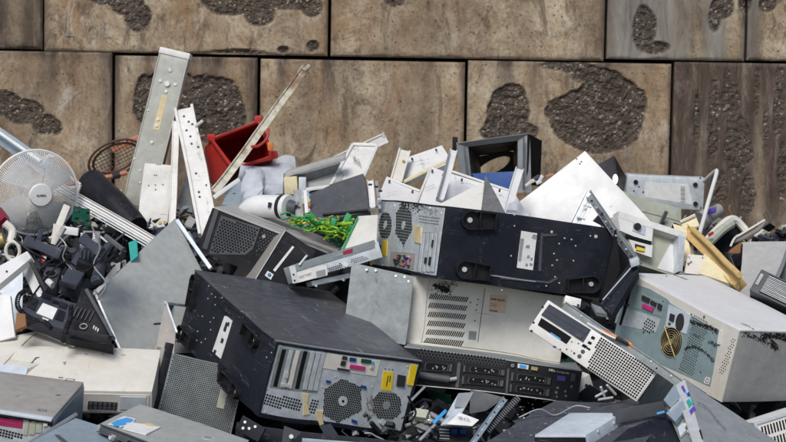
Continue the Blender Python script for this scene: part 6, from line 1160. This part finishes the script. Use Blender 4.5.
# white sheets in the middle
r, f = bar('white_channel', 'short cream channel standing upright behind the white sheets, left one', 'channel', 'cream', (396, 182, 6.98), (404, 151, 7.1), 12.5, .03, lip=.005); screws(r, f, [(403, 163)], .005, .006, 'rivet', 'brass')
r = slab4('white_sheet', 'dusty white rectangular sheet rising to the right with cream lower edge, behind the cream channel', 'sheet', 'white_paint', [(400, 184, 7.05), (452, 163, 7.05), (441, 146, 7.16), (404, 159, 7.16)], .02, .001); bar('cream_edge', '', '', 'yellow_cream', (402, 183.5, 7.0), (446, 162, 7.0), 3.5, .02, par=r)
r = slab4('white_sheet', 'plain white sheet left of the upper tower, in front of the cream channel', 'sheet', 'white_paint', [(374, 205, 6.6), (418, 210, 6.6), (420, 191, 6.75), (386, 177, 6.85)], .006, .001); 
r = slab4('white_sheet', 'white trapezoid sheet between the cream channel and the upright white strip', 'sheet', 'white_paint', [(412, 212, 6.55), (440, 212, 6.55), (447, 172, 6.8), (430.6, 166.5, 6.85)], .006, .001)
r = slab4('white_sheet', 'long white sheet sloping down to the right in front of the grey monitor shell', 'sheet', 'white_paint', [(430, 215, 6.7), (534, 222, 6.7), (514, 192, 6.85), (446, 169, 6.9)], .006, .001); fk = mkfr((430, 215, 6.69), (534, 222, 6.69), (446, 169, 6.89)); stain(r, fk, [(454, 175), (456, 181)], .003, h=.008, n=8, mat='dark_grey', name='scuff')
r, f = bar('white_channel', 'tall white channel with dark edge standing left of the monitor shell', 'channel', 'white_paint', (439, 198, 6.5), (453, 150, 6.75), 8, .012, lip=.004); bar('dark_edge', '', '', 'mid_grey', (436, 196, 6.47), (449, 150, 6.72), 1.5, .01, par=r)
r, f = bar('white_channel', 'white channel leaning in front of the blue sheet, right of the steel triangle', 'channel', 'white_paint', (507, 212, 6.5), (520, 169, 6.75), 9, .012, lip=.005)
r = slab4('beige_triangle', 'pale beige triangular panel behind the upper tower', 'panel', 'beige', [(430, 207, 6.42), (483, 216, 6.4), (483, 181, 6.55), (481, 181.5, 6.55)], .01, .001)
r = slab4('steel_triangle', 'stained stainless steel triangle standing behind the upper tower', 'steel plate', 'stainless', [(480, 216, 6.38), (509, 219, 6.38), (486, 175, 6.55), (484.5, 175, 6.55)], .004, .002)
r = slab4('blue_sheet', 'deep blue plastic sheet inside the mouth of the grey monitor shell', 'sheet', 'blue_plastic', [(480, 190, 7.12), (514, 192, 7.12), (516, 171, 7.16), (471, 175, 7.16)], .006, .001)
r = slab4('paper_scrap', 'small crumpled silver scrap where big white panel meets the upper tower', 'scrap', 'zinc', [(506, 212, 6.3), (517, 213, 6.3), (514, 203, 6.35), (508, 206, 6.35)], .01, .01)
def deco(rt, a, b_, d, holes=(), scuffs=(), lips=()):
    fk = mkfr(a, b_, d)
    for h in holes: screws(rt, fk, [h], .0035, .009, 'screw_hole', 'dark_grey')
    for k, q in enumerate(scuffs): stain(rt, fk, [(q[0], q[1]), (q[2], q[3])], .006, h=.009, n=8, seed=k + int(q[0]), mat='grey_brown', name='scuff')
    for p, q in lips: bar('folded_lip', '', '', 'white_dirty', p, q, 2.2, .012, par=rt)
shs = [o for o in bpy.data.objects if o.parent is None and o.name.startswith('white_sheet')]
deco(shs[0], (400, 184, 7.04), (452, 163, 7.04), (404, 159, 7.15), [(412, 161), (436, 152)], [(415, 165, 430, 162), (420, 158, 424, 170)])
deco(shs[1], (374, 205, 6.59), (418, 210, 6.59), (386, 177, 6.84), [(389, 182), (412, 192)], [(385, 195, 400, 192)], [((386, 177, 6.84), (419, 190, 6.74))])
deco(shs[2], (412, 212, 6.54), (440, 212, 6.54), (430.6, 166.5, 6.84), [(432, 172), (443, 176)], [(424, 190, 434, 186)], [((430.6, 167, 6.84), (414, 205, 6.57))])
deco(shs[3], (430, 215, 6.69), (534, 222, 6.69), (446, 169, 6.89), [(462, 181), (500, 192)], [(465, 185, 480, 190), (490, 195, 505, 200)], [((447, 170, 6.88), (512, 192, 6.84))])
# monitor shell
r = root_at('monitor_shell', 'hollow dark grey monitor shell with a square mouth, standing before the wall', 'monitor', [at(456, 186, 7.4), at(530, 186, 7.4)])
o_ = [at(456, 143, 7.4), at(530, 134, 7.4), at(533, 192, 7.36), at(461, 197, 7.36)]; i_ = [at(468, 146.5, 7.42), at(518, 141, 7.42), at(519, 188, 7.4), at(472, 190, 7.4)]; k_ = [at(480, 155, 7.85), at(514, 150, 7.85), at(514, 185, 7.85), at(482, 186, 7.85)]
i2 = [p + V(0, .03, 0) for p in i_]
nm = ('top_bezel', 'right_bezel', 'lower_bezel', 'left_bezel')
for k in range(4):
    j = (k + 1) % 4; mb = MB(); mb.prism([o_[k], o_[j], i_[j], i_[k]], V(0, .05, 0)); part('bezel', mb, 'mid_grey' if k != 1 else 'mid_grey', r)
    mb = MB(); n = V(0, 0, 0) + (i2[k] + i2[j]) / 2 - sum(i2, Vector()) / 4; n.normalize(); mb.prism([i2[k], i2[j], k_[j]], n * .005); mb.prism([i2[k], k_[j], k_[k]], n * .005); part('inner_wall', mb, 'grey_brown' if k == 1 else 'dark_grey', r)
mb = MB(); C0 = sum(k_, Vector()) / 4; ring = []; H0 = at(494, 165, 7.85)
ex = [H0 + V(math.cos(t) * .062 + math.sin(t) * .01, 0, math.sin(t) * .030 + math.cos(t) * .022) for t in [6.2832 * q / 24 for q in range(24)]]
ang = lambda p: math.atan2((p - H0).z, (p - H0).x)
outer = []
for p in ex:
    d_ = (p - H0).normalized(); 
    best = 9
    for q_ in range(4):
        p1, p2 = k_[q_], k_[(q_ + 1) % 4]; ex_, ez_ = p2.x - p1.x, p2.z - p1.z; den = d_.x * ez_ - d_.z * ex_
        if abs(den) > 1e-9:
            t_ = ((p1.x - H0.x) * ez_ - (p1.z - H0.z) * ex_) / den
            if t_ > 0: best = min(best, t_)
    outer.append(H0 + d_ * max(best, (p - H0).length * 1.02))
for q in range(24): mb.add([ex[q], ex[(q + 1) % 24], outer[(q + 1) % 24], outer[q]], [(0, 1, 2, 3)])
part('back_wall', mb, 'dark_grey', r)
mb = MB().sheet([at(529.5, 186, 7.38), at(540, 186, 7.6), at(542, 141, 7.6), at(529.5, 134.5, 7.38)], .006, 3, 3, .001); part('side_wall', mb, 'dark_void', r); mb = MB().box(at(452, 150, 7.6), V(.02, 0, 0), V(0, .02, 0), V(0, 0, .05), .004); part('clip', mb, 'black_plastic', r)
bar('rib', '', '', 'dark_grey', (464, 146, 7.38), (468, 190, 7.34), 2, .004, par=r); bar('rib', '', '', 'dark_grey', (524, 138, 7.38), (525, 190, 7.34), 2, .004, par=r)
# connectors near wall
rd = random.Random(12)
for k, (x, y) in enumerate(((526, 187), (530, 184), (534, 181), (537, 185), (541, 181), (546, 178))):
    u = V(rd.uniform(.4, 1), 0, rd.uniform(-.3, 1)).normalized(); mb = MB().box(at(x, y, 7.1), u * rd.uniform(.018, .03), V(0, .015, 0), u.cross(V(0, 1, 0)) * rd.uniform(.008, .014), .002); o = part('plug', mb, ['white_paint', 'cream', 'dark_grey', 'white_paint', 'white_paint', 'copper'][k])
    tag(o, ['small white plug nearest the monitor shell in the row of plugs', 'small cream plug second in the row beside the monitor shell', 'small dark plug in the middle of the row of plugs', 'small white plug just right of the dark plug', 'small white plug fifth from the monitor shell', 'copper coloured plug farthest right in the row of plugs'][k], 'plug', 'plugs between monitor shell and white panel')
# green toys of plastic
gr = root_at('plastic_tangle', 'bright green and lime plastic tangle with orange and blue bits, below the dark lid', 'plastic tangle', [at(300, 232, 6.5), at(350, 225, 6.5)]); rd = random.Random(6)
for k, (mt, w_, P) in enumerate((('green', .0035, ((281, 215), (288, 213), (295, 217), (303, 219), (308, 222))), ('green', .003, ((283, 220), (290, 219), (296, 223), (302, 228), (312, 226))), ('lime', .0035, ((305, 232), (314, 226), (322, 223), (332, 226), (345, 222), (354, 219))), ('lime', .004, ((310, 230), (320, 231), (330, 234), (340, 237), (346, 243))), ('lime', .005, ((318, 222), (330, 223), (342, 224), (352, 223))), ('green', .005, ((334, 240), (340, 246), (346, 236), (352, 226))),
                                 ('lime', .005, ((322, 228), (332, 229), (344, 231), (350, 233))), ('green', .006, ((303, 221), (309, 219), (316, 224), (322, 222))), ('yellow_label', .004, ((303, 224), (310, 222), (316, 220))), ('lime', .005, ((326, 238), (334, 232), (344, 228), (350, 226))), ('green', .004, ((341, 228), (345, 236), (341, 244))))):
    mb = MB().tube(spline([at(x, y, 6.42 + rd.uniform(-.04, .05)) for x, y in P], 5), w_, 7); part('strand', mb, mt, gr, True)
for k in range(26):
    x = rd.uniform(284, 350); y = 213 + (x - 284) * .16 + rd.uniform(0, 16 if x > 312 else 8); P = [(x, y)]
    for _ in range(4): P.append((P[-1][0] + rd.uniform(-7, 9), P[-1][1] + rd.uniform(-4, 5)))
    mb = MB().tube(spline([at(a, min(b_, 246), 6.4 + rd.uniform(-.05, .06)) for a, b_ in P], 4), rd.uniform(.0013, .003), 5); part('strand', mb, rd.choice(['lime', 'lime', 'lime', 'lime', 'green', 'lime']), gr, True)
for x, y, mt, s_ in ((289, 217, 'dark_void', .015), (303, 221, 'orange', .010), (303, 228, 'blue_plastic', .014), (311, 219, 'green', .022), (336, 223, 'green', .024), (350, 219, 'green', .026), (299, 224, 'brown_card', .014), (343, 227, 'lime', .026), (333, 229, 'lime', .02), (340, 236, 'lime', .024), (347, 229, 'lime', .024), (334, 243, 'dark_green', .03)):
    u = V(rd.uniform(-.5, 1), rd.uniform(-.3, .3), rd.uniform(-.6, .6)).normalized(); w2 = u.cross(V(0, 1, 0)).normalized(); mb = MB().box(at(x, y, 6.4 + rd.uniform(0, .05)) - u * s_ * .5, u * s_, V(0, s_ * .6, 0), w2 * s_ * .7, .003); part('piece', mb, mt, gr)
r = slab4('white_plate', 'off white plate with bright green edge, left of the rear of the upper tower', 'plate', 'beige', [(340, 253, 6.3), (376, 243, 6.25), (377, 214.5, 6.4), (358, 216, 6.45)], .005, .001); bar('green_edge', '', '', 'green', (343, 249, 6.29), (358, 216, 6.43), 1.6, .006, par=r)
# mesh case
B = Bx('black_mesh_case'); W, Dp, H = B.D; r = B.root('server_case', 'black perforated server case with pale top, left of the green plastic tangle', 'server'); part('case', B.body(bev=.002), 'grey_and_shade', r); f = B.f('F'); u4 = crop(190, 180, 6.046)
mb = MB(); f.poly(mb, [(-.002, -.002), (W, -.002), (W, H - .004), (-.002, H - .004)], -.001, .014); part('bezel', mb, 'black_plastic', r); f.o = f.o + f.n * .014
pt(r, 'side_rib', 'dark_grey', f, u4(152, 180, 178, 186, 110, 425, 80, 415), .004); perf(r, 'mesh_holes', f, u4(200, 230, 420, 300, 380, 410, 330, 441, 128, 441), .0098, .0036, h=.0012)
mb = MB(); f.pp(mb, u4(190, 215, 430, 292, 385, 420, 340, 455, 120, 450), .0006); part('mesh_plate', mb, 'dark_grey', r); perf(r, 'mesh_holes', f, u4(440, 305, 560, 345, 520, 400, 400, 441), .0098, .0030, h=.0008, mat='dark_grey')
fu = B.f('U'); pt(r, 'top_seam', 'mid_grey', fu, [(245, 214), (320, 241), (320, 242), (245, 215)], .0008)
mb = MB(); f.disc(mb, f.uv(*u4(452, 345)[0]), .006, .004, seg=10); part('lock', mb, 'mid_grey', r)
B = Bx('logo_case'); W, Dp, H = B.D; r = B.root('computer_case', 'dark computer case with taupe side, white strip label and small round blue badge', 'computer'); part('case', B.body(bev=.004), 'taupe', r); f = B.f('F'); v4 = crop(260, 240, 6.046)
mb = MB(); f.poly(mb, [(0, 0), (W, 0), (W, H), (0, H)], -.001, .006); part('front_panel', mb, 'black_plastic', r); f.o = f.o + f.n * .006
pt(r, 'strip_label', 'paper', f, v4(202, 42, 213, 50, 97, 196, 84, 186), .001); mb = MB(); f.pp(mb, v4(52, 190, 88, 212, 70, 244, 34, 218), .001); o = part('badge', mb, 'paper', r); m2 = MB(); f.disc(m2, f.uv(*v4(62, 216)[0]), .0055, .002, seg=14); part('badge_ring', m2, 'blue_plastic', o); m2 = MB(); f.disc(m2, f.uv(*v4(62, 216)[0]), .003, .0026, seg=12); part('badge_centre', m2, 'sky_blue', o)
mb = MB(); f.poly(mb, [(0, 0), (.003, 0), (.003, H), (0, H)], 0, .003); part('pale_edge', mb, 'screw', r)
r, f = bar('plastic_strut', 'thin black strut with pale tip crossing above the silver slim server', 'strut', 'black_plastic', (293, 242, 6.2), (309, 258, 6.15), 4, .01); bar('pale_tip', '', '', 'zinc', (308, 256, 6.14), (300, 266, 6.12), 2, .006, par=r)
B = Bx('slim_server'); W, Dp, H = B.D
# slim silver server rebuilt as one long bar
r, f = bar('slim_server', 'slim silver server chassis with honeycomb vent and red label, beneath the white plate', 'server', 'zinc', (293, 275, 6.12), (380, 249, 6.2), 17, .10)
f2 = f; v4 = crop(260, 240, 6.046)
pt(r, 'upper_strip', 'zinc_plain', f2, v4(190, 160, 690, -2, 690, 45, 225, 195), .003); pt(r, 'label', 'white_dirty', f2, v4(220, 205, 405, 155, 410, 215, 235, 262), .0015); perf(r, 'vent_holes', f2, v4(412, 168, 495, 140, 500, 180, 418, 208), .006, .0022, h=.001); pt(r, 'red_label', 'dark_red', f2, v4(500, 72, 558, 52, 558, 78, 504, 92), .004); pt(r, 'label_plate', 'mid_grey', f2, v4(440, 98, 498, 76, 500, 92, 444, 112), .004)
perf(r, 'vent_holes', f2, v4(540, 120, 620, 92, 660, 110, 560, 150), .006, .0018, h=.001); m2 = MB(); u0, v0 = f2.uv(*v4(240, 240)[0]); u1, v1 = f2.uv(*v4(325, 212)[0]); m2.text(f2, 'server', u0, v0, .016, .0026, math.atan2(v1 - v0, u1 - u0)); part('writing', m2, 'mid_grey', r)
pt(r, 'grey_print', 'mid_grey', f2, v4(340, 195, 396, 180, 398, 215, 345, 228), .0022); mb = MB(); f2.disc(mb, f2.uv(*v4(518, 150)[0]), .007, .004, seg=12); part('round_button', mb, 'white_paint', r); pt(r, 'end_bracket', 'screw', f2, v4(180, 168, 215, 160, 235, 262, 200, 268), .006); screws(r, f2, v4(205, 215, 210, 250), .003, .0075, 'hole', 'ink')
r, f = bar('lower_bracket', 'perforated bright bracket strip below the slim silver server', 'bracket', 'zinc', (312, 284, 6.15), (350, 275, 6.2), 5, .05); screws(r, f, v4(337, 278, 500, 240), .004, .004, 'tab')
# ------------------------------------------------------------------ light
w = bpy.data.worlds.new('World'); scene.world = w; w.use_nodes = True; nt = w.node_tree; bg = nt.nodes['Background']
sky = nt.nodes.new('ShaderNodeTexSky'); sky.sky_type = 'NISHITA'; sky.sun_disc = False
EL, AZ = math.radians(48), math.radians(-163)       # sun from behind the camera, to the left
sky.sun_elevation = EL; sky.sun_rotation = AZ; sky.air_density = 1.0; sky.dust_density = 2.0
nt.links.new(sky.outputs[0], bg.inputs[0]); bg.inputs[1].default_value = .10
sl = bpy.data.lights.new('sun', 'SUN'); sl.energy = 2.1; sl.angle = math.radians(22); sl.color = (1, .975, .94)
so = bpy.data.objects.new('sun', sl); COL.objects.link(so)
dr = Vector((math.sin(AZ) * math.cos(EL), math.cos(AZ) * math.cos(EL), math.sin(EL)))
so.rotation_euler = dr.to_track_quat('Z', 'Y').to_euler(); so.location = dr * 20
vs_ = scene.view_settings; vs_.view_transform = 'Standard'; vs_.look = 'None'; vs_.gamma = 1; vs_.use_curve_mapping = False; vs_.exposure = .2
scene.render.engine = 'CYCLES'; scene.render.resolution_x = 1024; scene.render.resolution_y = 576; scene.cycles.samples = 96
scene.cycles.use_denoising = True
